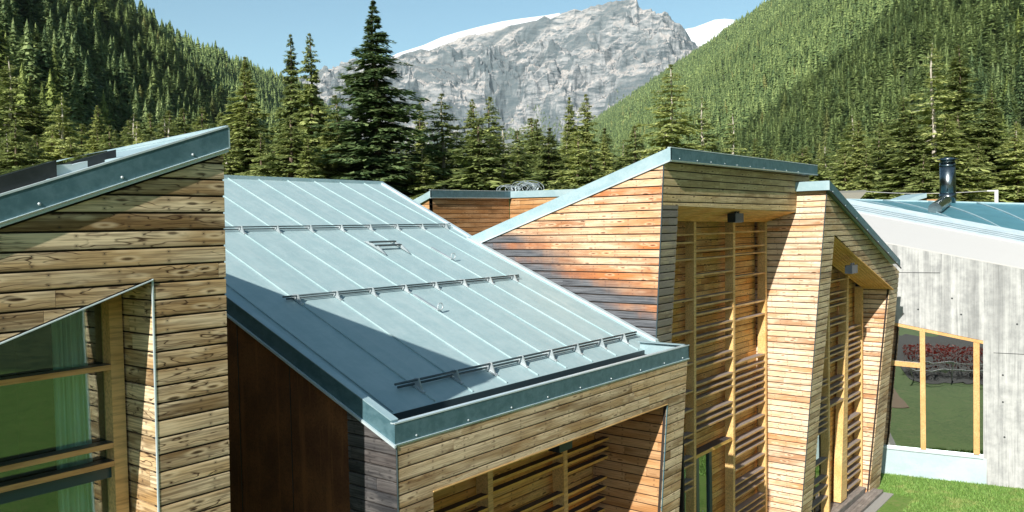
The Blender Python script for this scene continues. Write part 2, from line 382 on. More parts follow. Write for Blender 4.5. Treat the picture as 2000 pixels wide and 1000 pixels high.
# ---- boarded walls
def clip(poly, axis, val, keep_ge):
    out = []; n = len(poly)
    for i in range(n):
        a = poly[i]; b = poly[(i+1) % n]
        ia = (a[axis] >= val) == keep_ge or a[axis] == val; ib = (b[axis] >= val) == keep_ge or b[axis] == val
        if ia: out.append(a)
        if ia != ib:
            t = (val-a[axis])/(b[axis]-a[axis]); out.append((a[0]+t*(b[0]-a[0]), a[1]+t*(b[1]-a[1])))
    return out
SP = 0.1685; PH = 0.115
def board_wall(name, polys, to3d, nrm, mats, parent, seed=0, sp=SP, ph=PH, gap=0.018, t=0.026, blen=4.0, backing=0.06, inner=None):
    """polys: list of (convex polygon [(u,z)...], material index); to3d(u,z)->(x,y,z) on the outer face; nrm outward normal"""
    rnd = random.Random(seed)
    nrm = Vector(nrm).normalized()
    V = []; F = []; MI = []; UV = []; BR = []; BV = []
    def add(pts3, uvs, bvs, mi, br):
        i = len(V); V.extend(pts3); F.append(tuple(range(i, i+len(pts3)))); MI.append(mi)
        UV.extend(uvs); BV.extend(bvs); BR.append(br)
    rows = {}
    for poly, mi in polys:
        zmin = min(p[1] for p in poly); zmax = max(p[1] for p in poly)
        k0 = math.floor((zmin-ph)/sp); k1 = math.ceil((zmax-ph)/sp)
        for k in range(k0, k1+1):
            if k not in rows:
                u = -60.0 + rnd.random()*blen; js = []
                while u < 60: js.append((u, rnd.random(), rnd.random()*30)); u += blen*(0.6+0.8*rnd.random())
                rows[k] = js
            a = k*sp+ph+gap/2; b = (k+1)*sp+ph-gap/2
            pp = clip(clip(poly, 1, a, True), 1, b, False)
            if len(pp) < 3: continue
            umin = min(p[0] for p in pp); umax = max(p[0] for p in pp)
            if umax-umin < 0.004: continue
            js = rows[k]
            for j, (u0, br, uo) in enumerate(js):
                u1 = js[j+1][0] if j+1 < len(js) else 99
                if u1 <= umin or u0 >= umax: continue
                q = pp
                if u0 > umin: q = clip(q, 0, u0+0.002, True)
                if u1 < umax: q = clip(q, 0, u1-0.002, False)
                q2 = []
                for p in q:
                    if not q2 or abs(p[0]-q2[-1][0])+abs(p[1]-q2[-1][1]) > 1e-5: q2.append(p)
                if len(q2) > 1 and abs(q2[0][0]-q2[-1][0])+abs(q2[0][1]-q2[-1][1]) < 1e-5: q2.pop()
                if len(q2) < 3: continue
                fr = [Vector(to3d(*p)) for p in q2]; bk = [p - nrm*t for p in fr]
                uv = [(p[0]+uo, p[1]-a+br*7) for p in q2]; bv = [(p[1]-a)/(b-a) for p in q2]
                add(fr, uv, bv, mi, br)
                n = len(q2)
                for s in range(n):
                    s2 = (s+1) % n
                    add([fr[s2], fr[s], bk[s], bk[s2]], [uv[s2], uv[s], uv[s], uv[s2]], [0.5]*4, mi, br)
    nm = len(mats)
    for poly, mi in polys:
        fr = [Vector(to3d(*p)) - nrm*(t*0.97) for p in poly]; bk = [p - nrm*backing for p in fr]; n = len(poly)
        add(fr, [(0, 0)]*n, [0.5]*n, nm, 0); add(bk[::-1], [(0, 0)]*n, [0.5]*n, nm, 0)
        for s in range(n):
            s2 = (s+1) % n; add([fr[s2], fr[s], bk[s], bk[s2]], [(0, 0)]*4, [0.5]*4, nm, 0)
    me = bpy.data.meshes.new(name); me.from_pydata([tuple(v) for v in V], [], F)
    for m in mats: me.materials.append(m)
    me.materials.append(M['darkwood'])
    me.polygons.foreach_set('material_index', MI)
    ul = me.uv_layers.new(name='UVMap'); ul.data.foreach_set('uv', [c for p in UV for c in p])
    at = me.attributes.new('br', 'FLOAT', 'FACE'); at.data.foreach_set('value', BR)
    at = me.attributes.new('bv', 'FLOAT', 'CORNER'); at.data.foreach_set('value', BV)
    # make outward-facing consistent
    f0 = me.polygons[0]
    if f0.normal.dot(nrm) < 0: me.flip_normals()
    return link(name, me, parent)

_screw = None
def screws(fascia, pts, nrm, r=0.02):
    """small round fixings along a fascia, each its own sub-part"""
    global _screw
    nrm = Vector(nrm).normalized()
    if _screw is None:
        b = MB(); n = 8
        rings = [(0.0, 0.95), (0.5, 0.85), (0.85, 0.5), (1.0, 0.0)]
        prev = None
        for h, q in rings:
            ring = [(math.cos(2*PI*j/n)*q*r, math.sin(2*PI*j/n)*q*r, h*r*0.9) for j in range(n)]
            if prev:
                for j in range(n): b.face([prev[j], prev[(j+1) % n], ring[(j+1) % n], ring[j]])
            prev = ring
        o = b.build('screw', M['bracket']); _screw = o.data; bpy.data.objects.remove(o)
    q = nrm.to_track_quat('Z', 'Y')
    for p in pts:
        o = bpy.data.objects.new('screw', _screw); COL.objects.link(o); o.parent = fascia
        o.location = Vector(p) - wloc(fascia); o.rotation_mode = 'QUATERNION'; o.rotation_quaternion = q
def lerp(a, b, t): return tuple(a[i]+(b[i]-a[i])*t for i in range(len(a)))

# ================================================================== SETTING
VD = np.array([*(RN @ np.array([870-1000, -(447.7-500), -FPX]))[:2]]); VD /= np.linalg.norm(VD)
RD = np.array([VD[1], -VD[0]])
def vnoise(x, y, seed=0):
    xi = np.floor(x).astype(np.int64); yi = np.floor(y).astype(np.int64); fx = x-xi; fy = y-yi
    fx = fx*fx*(3-2*fx); fy = fy*fy*(3-2*fy)
    def h(a, b):
        n = (a*374761393 + b*668265263 + seed*1274126177) & 0xffffffff
        n = ((n ^ (n >> 13))*1274126177) & 0xffffffff
        return ((n ^ (n >> 16)) & 0xffff)/65535.0
    return (h(xi, yi)*(1-fx)+h(xi+1, yi)*fx)*(1-fy)+(h(xi, yi+1)*(1-fx)+h(xi+1, yi+1)*fx)*fy
def fbm(x, y, oct=5, seed=0, ridged=False, gain=0.5, lac=2.03):
    a = 1.0; s = 0; t = 0
    for k in range(oct):
        n = vnoise(x, y, seed+k*7)
        if ridged: n = 1-np.abs(2*n-1)
        s = s+a*n; t += a; a *= gain; x = x*lac+3.7; y = y*lac+1.3
    return s/t
LW = [0, 700, 1163, 1983, 3000, 9000]; LU = [300, 305, 335, 395, 480, 900]; LZ = [205, 214, 242, 346, 470, 900]
def ground_h(x, y):
    x = np.asarray(x, float); y = np.asarray(y, float)
    u = x*RD[0]+y*RD[1]; ww = x*VD[0]+y*VD[1]; aw = np.abs(ww)
    n = fbm(u/90.0+50, ww/90.0+50, 4, 3)-0.5
    lu = np.interp(aw, LW, LU); lz = np.interp(aw, LW, LZ)
    left = np.clip((-u-80)/(lu-80), 0, 1.0)*lz - np.clip(-u-lu, 0, None)*0.3
    right = np.clip((u-160)/(1140-160), 0, 1)*735 - np.clip(u-1140, 0, None)*0.3
    hill = np.where(u < 0, left, right)
    valley = np.clip(ww-500, 0, None)*0.012
    return GZ + np.maximum(hill, 0) + valley + n*np.clip(np.abs(u)-70, 0, 120)*0.16

def make_ground():
    az = np.linspace(0, 2*PI, 361)[:-1]
    rr = np.concatenate([[0], np.geomspace(12, 7200, 150)])
    A, Rr = np.meshgrid(az, rr); X = Rr*np.cos(A); Y = Rr*np.sin(A); Z = ground_h(X, Y)
    V = np.stack([X, Y, Z], -1).reshape(-1, 3); n = len(az); F = []
    i, j = np.meshgrid(np.arange(len(rr)-1), np.arange(n), indexing='ij'); j2 = (j+1) % n
    F = np.stack([i*n+j, (i+1)*n+j, (i+1)*n+j2, i*n+j2], -1).reshape(-1, 4)
    B = NB('meadow_and_forest_floor')
    oc = B.nd('ShaderNodeTexCoord').outputs['Object']
    n1 = B.noise(oc, 0.7, 5, 0.6); n2 = B.noise(oc, 9.0, 4, 0.7)
    g = B.mix(B.smooth(n1, 0.35, 0.65), (0.075, 0.16, 0.025), (0.12, 0.22, 0.04))
    g = B.mix(B.smooth(n2, 0.35, 0.65), g, (0.15, 0.22, 0.055))
    n4 = B.noise(oc, 2.6, 4, 0.65)
    g = B.mix(B.math('MULTIPLY', B.smooth(n4, 0.52, 0.70), 0.6), g, (0.20, 0.22, 0.075))
    g = B.mix(B.math('MULTIPLY', B.smooth(n4, 0.42, 0.30), 0.5), g, (0.05, 0.11, 0.02))
    f = B.mix(B.smooth(n1, 0.3, 0.7), (0.035, 0.055, 0.022), (0.08, 0.10, 0.04))
    ln = B.nd('ShaderNodeVectorMath', {0: oc}, operation='LENGTH').outputs['Value']
    c = B.mix(B.smooth(ln, 52, 58), g, f)
    B.out(c, 0.9, bump=n2, bstr=0.6, bdist=0.05, spec=0.2)
    o = link('ground', np_mesh('ground', V, F, B.m, smooth=True)); tag(o, 'valley floor with lawn and forested slopes', kind='structure')
make_ground()

# --- mountain
ROCK = [(480, 215), (560, 190), (600, 172), (632, 156), (644, 145), (665, 142), (690, 134), (720, 138), (760, 126), (786, 112), (830, 98), (846, 101), (873, 90), (938, 73), (987, 58), (1002, 53), (1056, 43), (1071, 34), (1082, 40), (1105, 30), (1130, 22), (1145, 25), (1160, 17), (1185, 12), (1200, 7), (1225, 4), (1240, 5), (1250, 1), (1255, 18), (1262, 24), (1278, 24), (1283, 38), (1315, 48), (1342, 60), (1350, 75), (1358, 90), (1364, 104), (1400, 140), (1500, 200), (1600, 260)]
SNOW = [(700, 150), (786, 106), (835, 91), (870, 76), (903, 66), (950, 54), (990, 45), (1030, 39), (1056, 36), (1078, 33), (1100, 29), (1120, 45), (1300, 90), (1335, 61), (1360, 57), (1385, 48), (1400, 42), (1420, 40), (1440, 42), (1450, 50), (1480, 62), (1560, 100)]
def z_at(px, py, d):
    r0 = RN @ np.array([0, 500, -FPX])/FPX
    return 9 + (RN[2, 0]*(px-1000) + RN[2, 1]*(500-py) - RN[2, 2]*FPX)/FPX*d
def xy_at(px, py, d):
    vx = (RN[0, 0]*(px-1000)+RN[0, 1]*(500-py)-RN[0, 2]*FPX)/FPX*d
    vy = (RN[1, 0]*(px-1000)+RN[1, 1]*(500-py)-RN[1, 2]*FPX)/FPX*d
    return vx, vy
MTN = {}
def make_mountain():
    D0, D1, D2 = 7300.0, 10500.0, 11500.0
    px = np.arange(470, 1610, 1.15); q = np.concatenate([np.linspace(0, 1, 330), np.linspace(1.004, 1.25, 14)])
    PX, Q = np.meshgrid(px, q)
    prof = np.interp(PX, [p[0] for p in ROCK], [p[1] for p in ROCK])
    # width of the jagged crest noise
    prof = prof + (fbm(PX/7.0, PX*0+5, 3, 9)-0.5)*5.0*np.clip((PX-1060)/60, 0.25, 1)
    D = D0+(D1-D0)*np.clip(Q, 0, 1)+(np.clip(Q, 1, None)-1)*4000
    sm = np.convolve(np.interp(np.arange(300, 1800), [p[0] for p in ROCK], [p[1] for p in ROCK]), np.ones(121)/121, 'same'); smp = np.interp(PX, np.arange(300, 1800), sm)
    wq = np.clip((np.clip(Q, 0, 1)-0.72)/0.28, 0, 1)**1.5
    zr = z_at(PX, prof*wq+(smp+6)*(1-wq), D1); zb = 90.0
    a = PX/100.0; b = Q*5.0
    # a lower shoulder in the left part, steep face above it
    face = 0.25 + 0.75*np.interp(PX, [480, 700, 900, 1300, 1600], [0.9, 0.75, 0.55, 0.45, 0.4])
    qq = np.clip(Q, 0, 1)
    shp = np.where(qq < 1, qq**(0.95+0.35*np.sin(PX/130.0)), 1)
    Z = zb+(zr-zb)*shp
    ca, sa = math.cos(0.55), math.sin(0.55)
    wx = (fbm(a*1.1, b*1.1, 4, 91)-.5)*1.1; wy = (fbm(a*1.1+7, b*1.1+3, 4, 92)-.5)*1.1
    A2 = a+wx; B2 = b+wy; U = A2*ca+B2*sa; W = -A2*sa+B2*ca
    amp = np.sin(np.clip(qq, 0, 1)*PI)**0.6
    strata = fbm(U*0.7, W*2.2, 6, 21, True, 0.55)-0.55
    big = fbm(A2*0.6, B2*0.8, 4, 5, True)-0.55
    med = fbm(A2*3.1+5, B2*3.6, 6, 33, True, 0.6)-0.55
    top = np.clip((Q-0.35)/0.4, 0, 1)
    Z = Z+amp*(strata*520+big*800+med*260)*(0.45+0.55*top)
    stp = fbm(A2*1.0, B2*1.0, 4, 77); s = (Z/150.0+stp*4.0+a*.35); fr = s-np.floor(s)
    Z = Z+amp*(np.clip((fr-0.5)*2.6, -0.5, 0.5)-(fr-0.5))*75*np.clip(fbm(A2*1.2, B2*1.4, 3, 88)*3-1.0, 0, 1)
    Z = np.where(Q > 1, zr-(Q-1)*4000*1.1, Z)
    VX, VY = xy_at(PX, 445+0*PX, D)
    V = np.stack([VX, VY, Z], -1).reshape(-1, 3); n = len(px)
    i, j = np.meshgrid(np.arange(len(q)-1), np.arange(n-1), indexing='ij')
    F = np.stack([i*n+j, i*n+j+1, (i+1)*n+j+1, (i+1)*n+j], -1).reshape(-1, 4)
    B = NB('mountain_rock')
    oc = B.nd('ShaderNodeTexCoord').outputs['Object']
    geo = B.nd('ShaderNodeNewGeometry')
    nz = B.nd('ShaderNodeSeparateXYZ', {0: geo.outputs['Normal']}).outputs[2]
    z = B.nd('ShaderNodeSeparateXYZ', {0: oc}).outputs[2]
    n1 = B.noise(oc, 0.0022, 6, 0.6); n2 = B.noise(B.nd('ShaderNodeMapping', {'Vector': oc, 'Rotation': (0.5, 0.3, 0.9), 'Scale': (1, 1, 4)}).outputs[0], 0.006, 7, 0.7)
    n3 = B.noise(oc, 0.03, 4, 0.7)
    rock = B.mix(B.smooth(n2, 0.36, 0.62), (0.075, 0.095, 0.105), (0.32, 0.32, 0.32))
    scree = B.mix(B.smooth(n3, 0.3, 0.7), (0.33, 0.30, 0.275), (0.52, 0.475, 0.445))
    steep = B.smooth(B.math('ADD', nz, B.math('MULTIPLY', B.math('SUBTRACT', n2, 0.5), 0.5)), 0.50, 0.80)
    c = B.mix(steep, rock, scree)
    ca_ = B.nd('ShaderNodeAttribute', attribute_name='cliff').outputs[2]
    c = B.mix(B.math('MULTIPLY', B.smooth(B.math('ADD', ca_, B.math('MULTIPLY', B.math('SUBTRACT', n3, 0.5), 0.8)), 0.25, 0.75), 0.75), c, (0.085, 0.11, 0.12))
    gline = B.math('ADD', 820.0, B.math('MULTIPLY', B.math('SUBTRACT', n1, 0.5), 1100.0))
    gm = B.math('MULTIPLY', B.smooth(B.math('SUBTRACT', z, gline), 90, -140), B.smooth(n3, 0.34, 0.56))
    c = B.mix(B.math('MULTIPLY', gm, 0.85), c, (0.10, 0.135, 0.055))
    B.out(c, 0.95, bump=B.math('ADD', n2, B.math('MULTIPLY', n3, 0.4)), bstr=0.9, bdist=22.0, spec=0.1)
    rq = np.random.RandomState(31); zt_ = 1300+(fbm(A2*1.4, B2*1.4, 3, 141)-.5)*900; pr_ = np.clip((zt_-Z)/500, 0, 1)**1.3*(PX > 560)*(PX < 1290)*(Q < .95)*np.clip((fbm(A2*4, B2*4, 3, 151)-.42)*6, 0, 1)
    sel = rq.rand(*Z.shape) < pr_*0.35
    MTN['P'] = np.stack([VX[sel], VY[sel], Z[sel]], -1)
    cl = np.clip((fbm(U*0.9+3, W*3.0+1, 5, 121, True, .6)-.50)*5, 0, 1)*np.clip((fbm(A2*.8, B2*.8, 3, 131)-.38)*5, 0, 1)
    o = link('mountain', np_mesh('mountain', V, F, B.m, {'cliff': ('POINT', cl.ravel())})); tag(o, 'bare grey rocky mountain', kind='structure')
    # snow field behind the crest
    B = NB('glacier_snow'); oc = B.nd('ShaderNodeTexCoord').outputs['Object']
    n = B.noise(oc, 0.008, 6, 0.6)
    B.out(B.mix(B.smooth(n, 0.3, 0.7), (0.80, 0.83, 0.86), (0.88, 0.89, 0.90)), 0.6, bump=n, bstr=0.8, bdist=16)
    for name, x0, x1, lab in (('snow_field', 700, 1118, 'long snow field lying along the left crest of the mountain'), ('snow_summit', 1302, 1560, 'white snow summit beside the forested slope')):
        px = np.arange(x0, x1, 2.0); q = np.linspace(0, 1, 60); PX, Q = np.meshgrid(px, q)
        prof = np.interp(PX, [p[0] for p in SNOW], [p[1] for p in SNOW]); dd = 10700 if x0 < 1000 else 12500
        D = dd+Q*1500
        Z = z_at(PX, prof, dd+1500)-(1-Q)**1.3*900 + (fbm(PX/25.0, Q*6, 4, 61)-0.5)*90*(1-Q)
        VX, VY = xy_at(PX, 445+0*PX, D); nn = len(px)
        # back slope so that the field is a solid shoulder
        bx, by = xy_at(px, 445+0*px, dd+2600.0)
        VX = np.vstack([VX, bx]); VY = np.vstack([VY, by]); Z = np.vstack([Z, Z[-1]-1200])
        V = np.stack([VX, VY, Z], -1).reshape(-1, 3)
        i, j = np.meshgrid(np.arange(len(q)), np.arange(nn-1), indexing='ij')
        F = np.stack([i*nn+j, i*nn+j+1, (i+1)*nn+j+1, (i+1)*nn+j], -1).reshape(-1, 4)
        o = link(name, np_mesh(name, V, F, B.m, smooth=True)); tag(o, lab, kind='structure')
make_mountain()

# ================================================================== BUILDINGS
def fascia_line(a, b, h, t, nrm, name, mat, parent, trim=0.035, proj=0.016, capw=0.05):
    """sheet-metal fascia: face from the lower edge a-b up by h, drip edge below and a folded cap on top"""
    a = Vector(a); b = Vector(b); n = Vector(nrm); up = Vector((0, 0, 1))
    m = MB()
    m.prism([a, b, b+up*h, a+up*h], -n*t, 0)
    o = m.build(name, M[mat], parent)
    m = MB()
    m.prism([a-up*trim*0.6+n*0.002, b-up*trim*0.6+n*0.002, b-up*trim*0.1+n*proj, a-up*trim*0.1+n*proj, ], -n*0.012-up*0.004)
    m.prism([a+n*0.004-up*trim, b+n*0.004-up*trim, b+n*0.004, a+n*0.004], -n*(t+0.004))
    m.build('drip_edge', M['trim'], o)
    m = MB(); m.prism([a+up*(h-0.006)+n*0.006, b+up*(h-0.006)+n*0.006, b+up*(h+0.012)+n*0.006, a+up*(h+0.012)+n*0.006], -n*(t+capw))
    m.build('cap', M['trim'], o)
    return o
def along(a, b, ts): return [lerp(a, b, t) for t in ts]

# ---------------------------------------------------------------- near wing (left edge of the photograph)
nw = empty('timber_wing', (2.5, 9, GZ), 'closest timber wing at the left, brown knotty boards, dark skylights on its roof', 'building', 'angular timber wings of the building')
Ly = lambda z: 7.68+0.0225*(9.665-z)
LP3 = lambda u, z: (u, Ly(z), z)
rz = lambda x: 9.81-0.346*(4.91-x)        # roof underside line on the front
top = [(1.0, rz(1.0)-0.01), (1.0, 7.545), (4.12, 8.59), (4.91, 8.59), (4.91, rz(4.91)-0.01)]
pil = [(4.12, 8.588), (4.16, GZ), (4.91, GZ), (4.91, 8.588)]
board_wall('wall', [(top, 0), (pil, 0)], LP3, (0, -1, -0.0225), [M['wood_near']], nw, 11, ph=0.115, gap=0.020, blen=6)
# right wall facing the gap
XR = 4.905
board_wall('side_wall', [([(7.93, GZ), (15, GZ), (15, 9.8), (7.72, 9.8)], 0)], lambda u, z: (XR-.004+0.09*(u-7.72), u, z), (1, -0.09, 0), [M['wood_near']], nw, 12)
board_wall('reveal_wall', [([(Ly(GZ)+.026, GZ), (8.55, GZ), (8.55, 8.86), (Ly(8.6)+.026, 8.60)], 0)], lambda u, z: (4.118+.0042*(8.59-z), u, z), (-1, 0, 0), [M['wood_near']], nw, 13)
m = MB(); m.prism([(1.0, 7.74, 7.515), (4.13, 7.74, 8.563), (4.13, 7.74, 8.576), (1.0, 7.74, 7.528)], (0, 0.70, 0))
m.build('soffit', M['post'], nw)
m = MB(); m.prism([(1.0, 7.69, 7.520), (4.12, 7.69, 8.566), (4.12, 7.69, 8.576), (1.0, 7.69, 7.530)], (0, 0.05, 0)); m.build('flashing', M['trim'], nw)
m = MB(); m.prism([(4.112, 7.700, 8.58), (4.126, 7.700, 8.58), (4.160, Ly(GZ)-.004, GZ), (4.146, Ly(GZ)-.004, GZ)], (0, 0.02, 0)); m.build('corner_flashing', M['trim'], nw)
# fascias and roof
FY = 7.652
fa = (4.955, FY, 9.885); fb = (0.155, FY, 9.885-0.346*4.8)
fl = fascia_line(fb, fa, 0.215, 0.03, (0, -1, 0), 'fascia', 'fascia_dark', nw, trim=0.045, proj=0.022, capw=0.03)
screws(fl, [(x, FY-0.002, 9.90-0.346*(5-x)+0.045) for x in (4.55, 3.83, 3.10, 2.4, 1.7)], (0, -1, 0), 0.016)
m = MB(); rp = lambda x, y, dz=0: (x+0.098*(y-FY)*(x/5.0), y, 10.10-0.346*(5.0-x)+dz)
m.prism([rp(0, FY+0.034), rp(4.95, FY+0.034), rp(4.95, 15.5), rp(0, 15.5)], (0, 0, -0.12))
for x in (0.6, 1.25, 1.9, 2.55, 3.2, 3.85, 4.5):
    m.prism([rp(x-0.012, FY+0.05, 0.002), rp(x+0.012, FY+0.05, 0.002), rp(x+0.012, 15.4, 0.002), rp(x-0.012, 15.4, 0.002)], (0, 0, 0.03))
nroof = m.build('roof', M['fascia'], nw)
m = MB(); m.prism([rp(4.90, FY+0.035, 0.003), rp(4.955, FY+.035, 0.003), rp(4.955, 15.5, 0.003), rp(4.90, 15.5, 0.003)], (0, 0, 0.03))
m.prism([(4.957, FY+.001, 9.87), (4.975, FY+.001, 9.87), (4.975, FY+.001, 10.09), (4.957, FY+.001, 10.10)], (0.098*7.9, 7.9, 0)); m.build('edge_trim', M['fascia'], nroof)
def skylight(x0, x1, y0, y1, h):
    m = MB(); q = lambda x, y, dz: rp(x, y, dz)
    m.hexa([q(x0, y0, 0.0), q(x1, y0, 0.0), q(x1, y1, 0.0), q(x0, y1, 0.0), q(x0, y0, h), q(x1, y0, h), q(x1, y1, h), q(x0, y1, h)])
    s = m.build('skylight', M['black'], nw)
    m = MB(); e = 0.06
    m.hexa([q(x0+e, y0+e, h), q(x1-e, y0+e, h), q(x1-e, y1-e, h), q(x0+e, y1-e, h), q(x0+e, y0+e, h+.012), q(x1-e, y0+e, h+.012), q(x1-e, y1-e, h+.012), q(x0+e, y1-e, h+.012)])
    m.build('pane', M['glass_dark'], s); return s
skylight(1.2, 3.28, 7.72, 8.9, 0.17)
skylight(3.45, 3.95, 8.05, 9.0, 0.10)
m = MB(); q = rp
m.hexa([q(3.28, 7.75, 0), q(3.42, 7.75, 0), q(3.42, 8.2, 0), q(3.28, 8.2, 0), q(3.28, 7.75, .13), q(3.42, 7.75, .10), q(3.42, 8.2, .10), q(3.28, 8.2, .15)])
m.hexa([q(3.42, 7.75, 0), q(3.56, 7.75, 0), q(3.56, 7.95, 0), q(3.42, 7.95, 0), q(3.42, 7.75, .09), q(3.56, 7.75, .085), q(3.56, 7.95, .085), q(3.42, 7.95, .09)])
m.build('skylight_flashing', M['trim'], nw)
# window
YB = 8.38
win = MB().box(0.6, 4.16, YB+0.075, YB+0.11, GZ, 8.7).build('window', M['frame_dark'], nw)
bpy.data.objects.remove(win)
m = MB(); m.hexa([(3.97, YB-.09, 5.0), (4.10, YB-.09, 5.0), (4.10, YB+.08, 5.0), (3.97, YB+.08, 5.0), (3.97, YB-.09, 8.45), (4.10, YB-.09, 8.5), (4.10, YB+.08, 8.5), (3.97, YB+.08, 8.45)])
m.box(3.985, 4.10, YB-.09, YB+.08, GZ, 5.0)
win = m.build('window', M['post'], nw)
m = MB(); m.prism([(0.8, YB+.06, GZ), (3.98, YB+.06, GZ), (3.98, YB+.06, 8.46), (0.8, YB+.06, 7.45)], (0, 0.012, 0)); m.build('pane', M['glass'], win)
for z in (7.72, 6.94, 6.755):
    MB().box(0.7, 4.0, YB-.085, YB+.045, z-.052, z+.0).build('rail', M['frame'], win)
    MB().box(0.7, 3.998, YB-.088, YB+.045, z+.001, z+.007).build('rail_cover', M['black'], win)
MB().box(0.7, 4.0, YB-.02, YB+.055, 6.58, 6.70).build('transom', M['frame_dark'], win)
# curtain with folds, and the room behind
m = MB(); xs = [3.58+0.012*i for i in range(36)]; pr = None
for i, x in enumerate(xs):
    y = YB+0.28+0.035*math.sin(i*1.25)+0.01*math.sin(i*3.1)
    cur = ((x, y, GZ+0.1), (x-0.10*min(1, (i/33)), y, 8.3))
    if pr: m.face([pr[0], cur[0], cur[1], pr[1]])
    pr = cur
m.build('curtain', M['curtain'], nw, True)
m = MB(); pr = None
for i in range(60):
    x = 0.9+0.035*i; y = YB+0.42+0.03*math.sin(i*1.1)
    cur = ((x, y, GZ+0.1), (x, y, 8.0))
    if pr: m.face([pr[0], cur[0], cur[1], pr[1]])
    pr = cur
m.build('curtain', M['curtain'], nw, True)
m = MB(); m.box(0.3, 4.85, 11.5, 11.6, GZ, 8.6); m.box(0.3, 4.85, YB+.3, 11.6, GZ, GZ+.1); m.box(0.3, 0.4, YB+.2, 11.6, GZ, 8.4); m.box(4.3, 4.8, YB+.1, 11.6, GZ, 9.0); m.box(0.3, 4.85, 8.6, 11.6, 5.0, 5.25)
m.build('room', M['room'], nw)

# ---------------------------------------------------------------- low wing (metal roof in the middle)
lw = empty('timber_wing', (11, 12, GZ), 'low timber wing under a wide pale blue seamed metal roof with snow guards', 'building', 'angular timber wings of the building')
RZ = lambda y: 6.43+0.4226*(y-8.614)      # roof surface height
X0, X1 = 7.14, 16.0
m = MB()
m.prism([(X0+.06, 8.60, RZ(8.60)), (X1-.40, 8.60, RZ(8.60)), (X1-.012, 8.70, RZ(8.70)), (X1-.012, 14.0, RZ(14.0)), (16.47, 17.85, RZ(17.85)), (X0+.06, 17.85, RZ(17.85))], (0, 0, -0.10))
for k in range(11):
    x = 8.06+0.857*k
    if x > 15.95: break
    ye = 17.8
    m.prism([(x-.009, 8.63, RZ(8.63)+.001), (x+.009, 8.63, RZ(8.63)+.001), (x+.009, ye, RZ(ye)+.001), (x-.009, ye, RZ(ye)+.001)], (0, 0, .026))
lroof = m.build('roof', M['roof'], lw)
# folded rake strip along the tall wing and ridge capping
m = MB(); m.prism([(15.86, 8.75, RZ(8.75)), (15.985, 8.75, RZ(8.75)), (15.985, 14.1, RZ(14.1)), (15.86, 14.1, RZ(14.1))], (0, 0, .045))
m.prism([(16.0, 14.1, RZ(14.1)), (16.12, 14.1, RZ(14.1)), (16.54, 17.85, RZ(17.85)), (16.42, 17.85, RZ(17.85))], (0, 0, .05))
m.build('rake_trim', M['trim'], lroof)
m = MB(); m.box(X0, 16.5, 17.80, 17.92, RZ(17.85)-.02, RZ(17.85)+.07); m.build('ridge_cap', M['fascia'], lroof)
m = MB(); m.box(X0+.1, 15.75, 8.592, 8.602, RZ(8.6)-.15, RZ(8.6)-.004); m.build('eave_lip', M['gutter'], lroof)
m = MB(); m.box(X0+.05, 15.1, 7.66, 8.58, 6.14, 6.20); m.box(15.1, 15.98, 8.5, 8.75, 6.2, 6.28); m.build('gutter', M['gutter'], lw)
fz0, fz1 = 6.335, 6.59
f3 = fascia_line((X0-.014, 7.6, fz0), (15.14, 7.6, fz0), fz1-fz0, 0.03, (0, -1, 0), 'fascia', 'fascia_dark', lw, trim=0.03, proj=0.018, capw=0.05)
screws(f3, [(7.5+0.0+x, 7.598, 6.375) for x in (0.0, 1.0, 1.95, 2.85, 3.75, 4.7, 5.7, 6.6, 7.35)], (0, -1, 0), 0.022)
m = MB(); m.box(15.11, 15.14, 7.60, 8.70, fz0, fz1); m.box(15.02, 15.15, 7.60, 8.70, fz1+.001, fz1+.012); m.build('fascia_return', M['fascia'], lw)
# left rake fascia, rising with the roof; dark sheet stands in for shade
def rk(y, dz): return (X0-.012, y, (6.335+0.409*(y-7.6) if y < 12.1 else 8.135+(10.14-8.135)*(y-12)/5.9)+dz)
m = MB(); m.prism([rk(7.604, .0), rk(12, .0), rk(17.9, -.0), rk(17.9, .2), rk(12, .235), rk(7.604, .255)], (0.09, 0, 0)); rf = m.build('rake_fascia', M['fascia_dark'], lw)
m = MB(); m.prism([rk(7.58, -.035), rk(12, -.035), rk(17.9, -.035), rk(17.9, -.001), rk(12, -.001), rk(7.58, -.001)], (-0.03, 0, 0)); m.build('drip_edge', M['trim'], rf)
m = MB(); m.prism([rk(7.66, .256), rk(12, .236), rk(17.9, .201), rk(17.9, .213), rk(12, .248), rk(7.66, .268)], (0.12, 0, 0)); m.build('cap', M['fascia'], rf)
# side wall: boards then rusted panel
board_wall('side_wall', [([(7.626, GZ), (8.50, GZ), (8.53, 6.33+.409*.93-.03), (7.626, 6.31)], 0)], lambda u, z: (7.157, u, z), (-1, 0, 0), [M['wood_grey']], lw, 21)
m = MB(); m.prism([(7.17, 8.50, GZ), (7.17, 18, GZ), (7.17, 18, 10.1), (7.17, 12, 8.10), (7.17, 8.53, 6.69)], (0.06, 0, 0)); rpn = m.build('rusted_panel', M['corten'], lw)
m = MB()
for yj in (9.75, 11.0, 12.25): m.box(7.164, 7.17, yj-.006, yj+.006, GZ, 6.69+.409*(yj-8.53)-.05)
m.build('panel_joint', M['black'], rpn)
m = MB(); m.box(7.17, 16.4, 17.7, 17.8, GZ, 10.1); m.build('back_wall', M['darkwood'], lw)
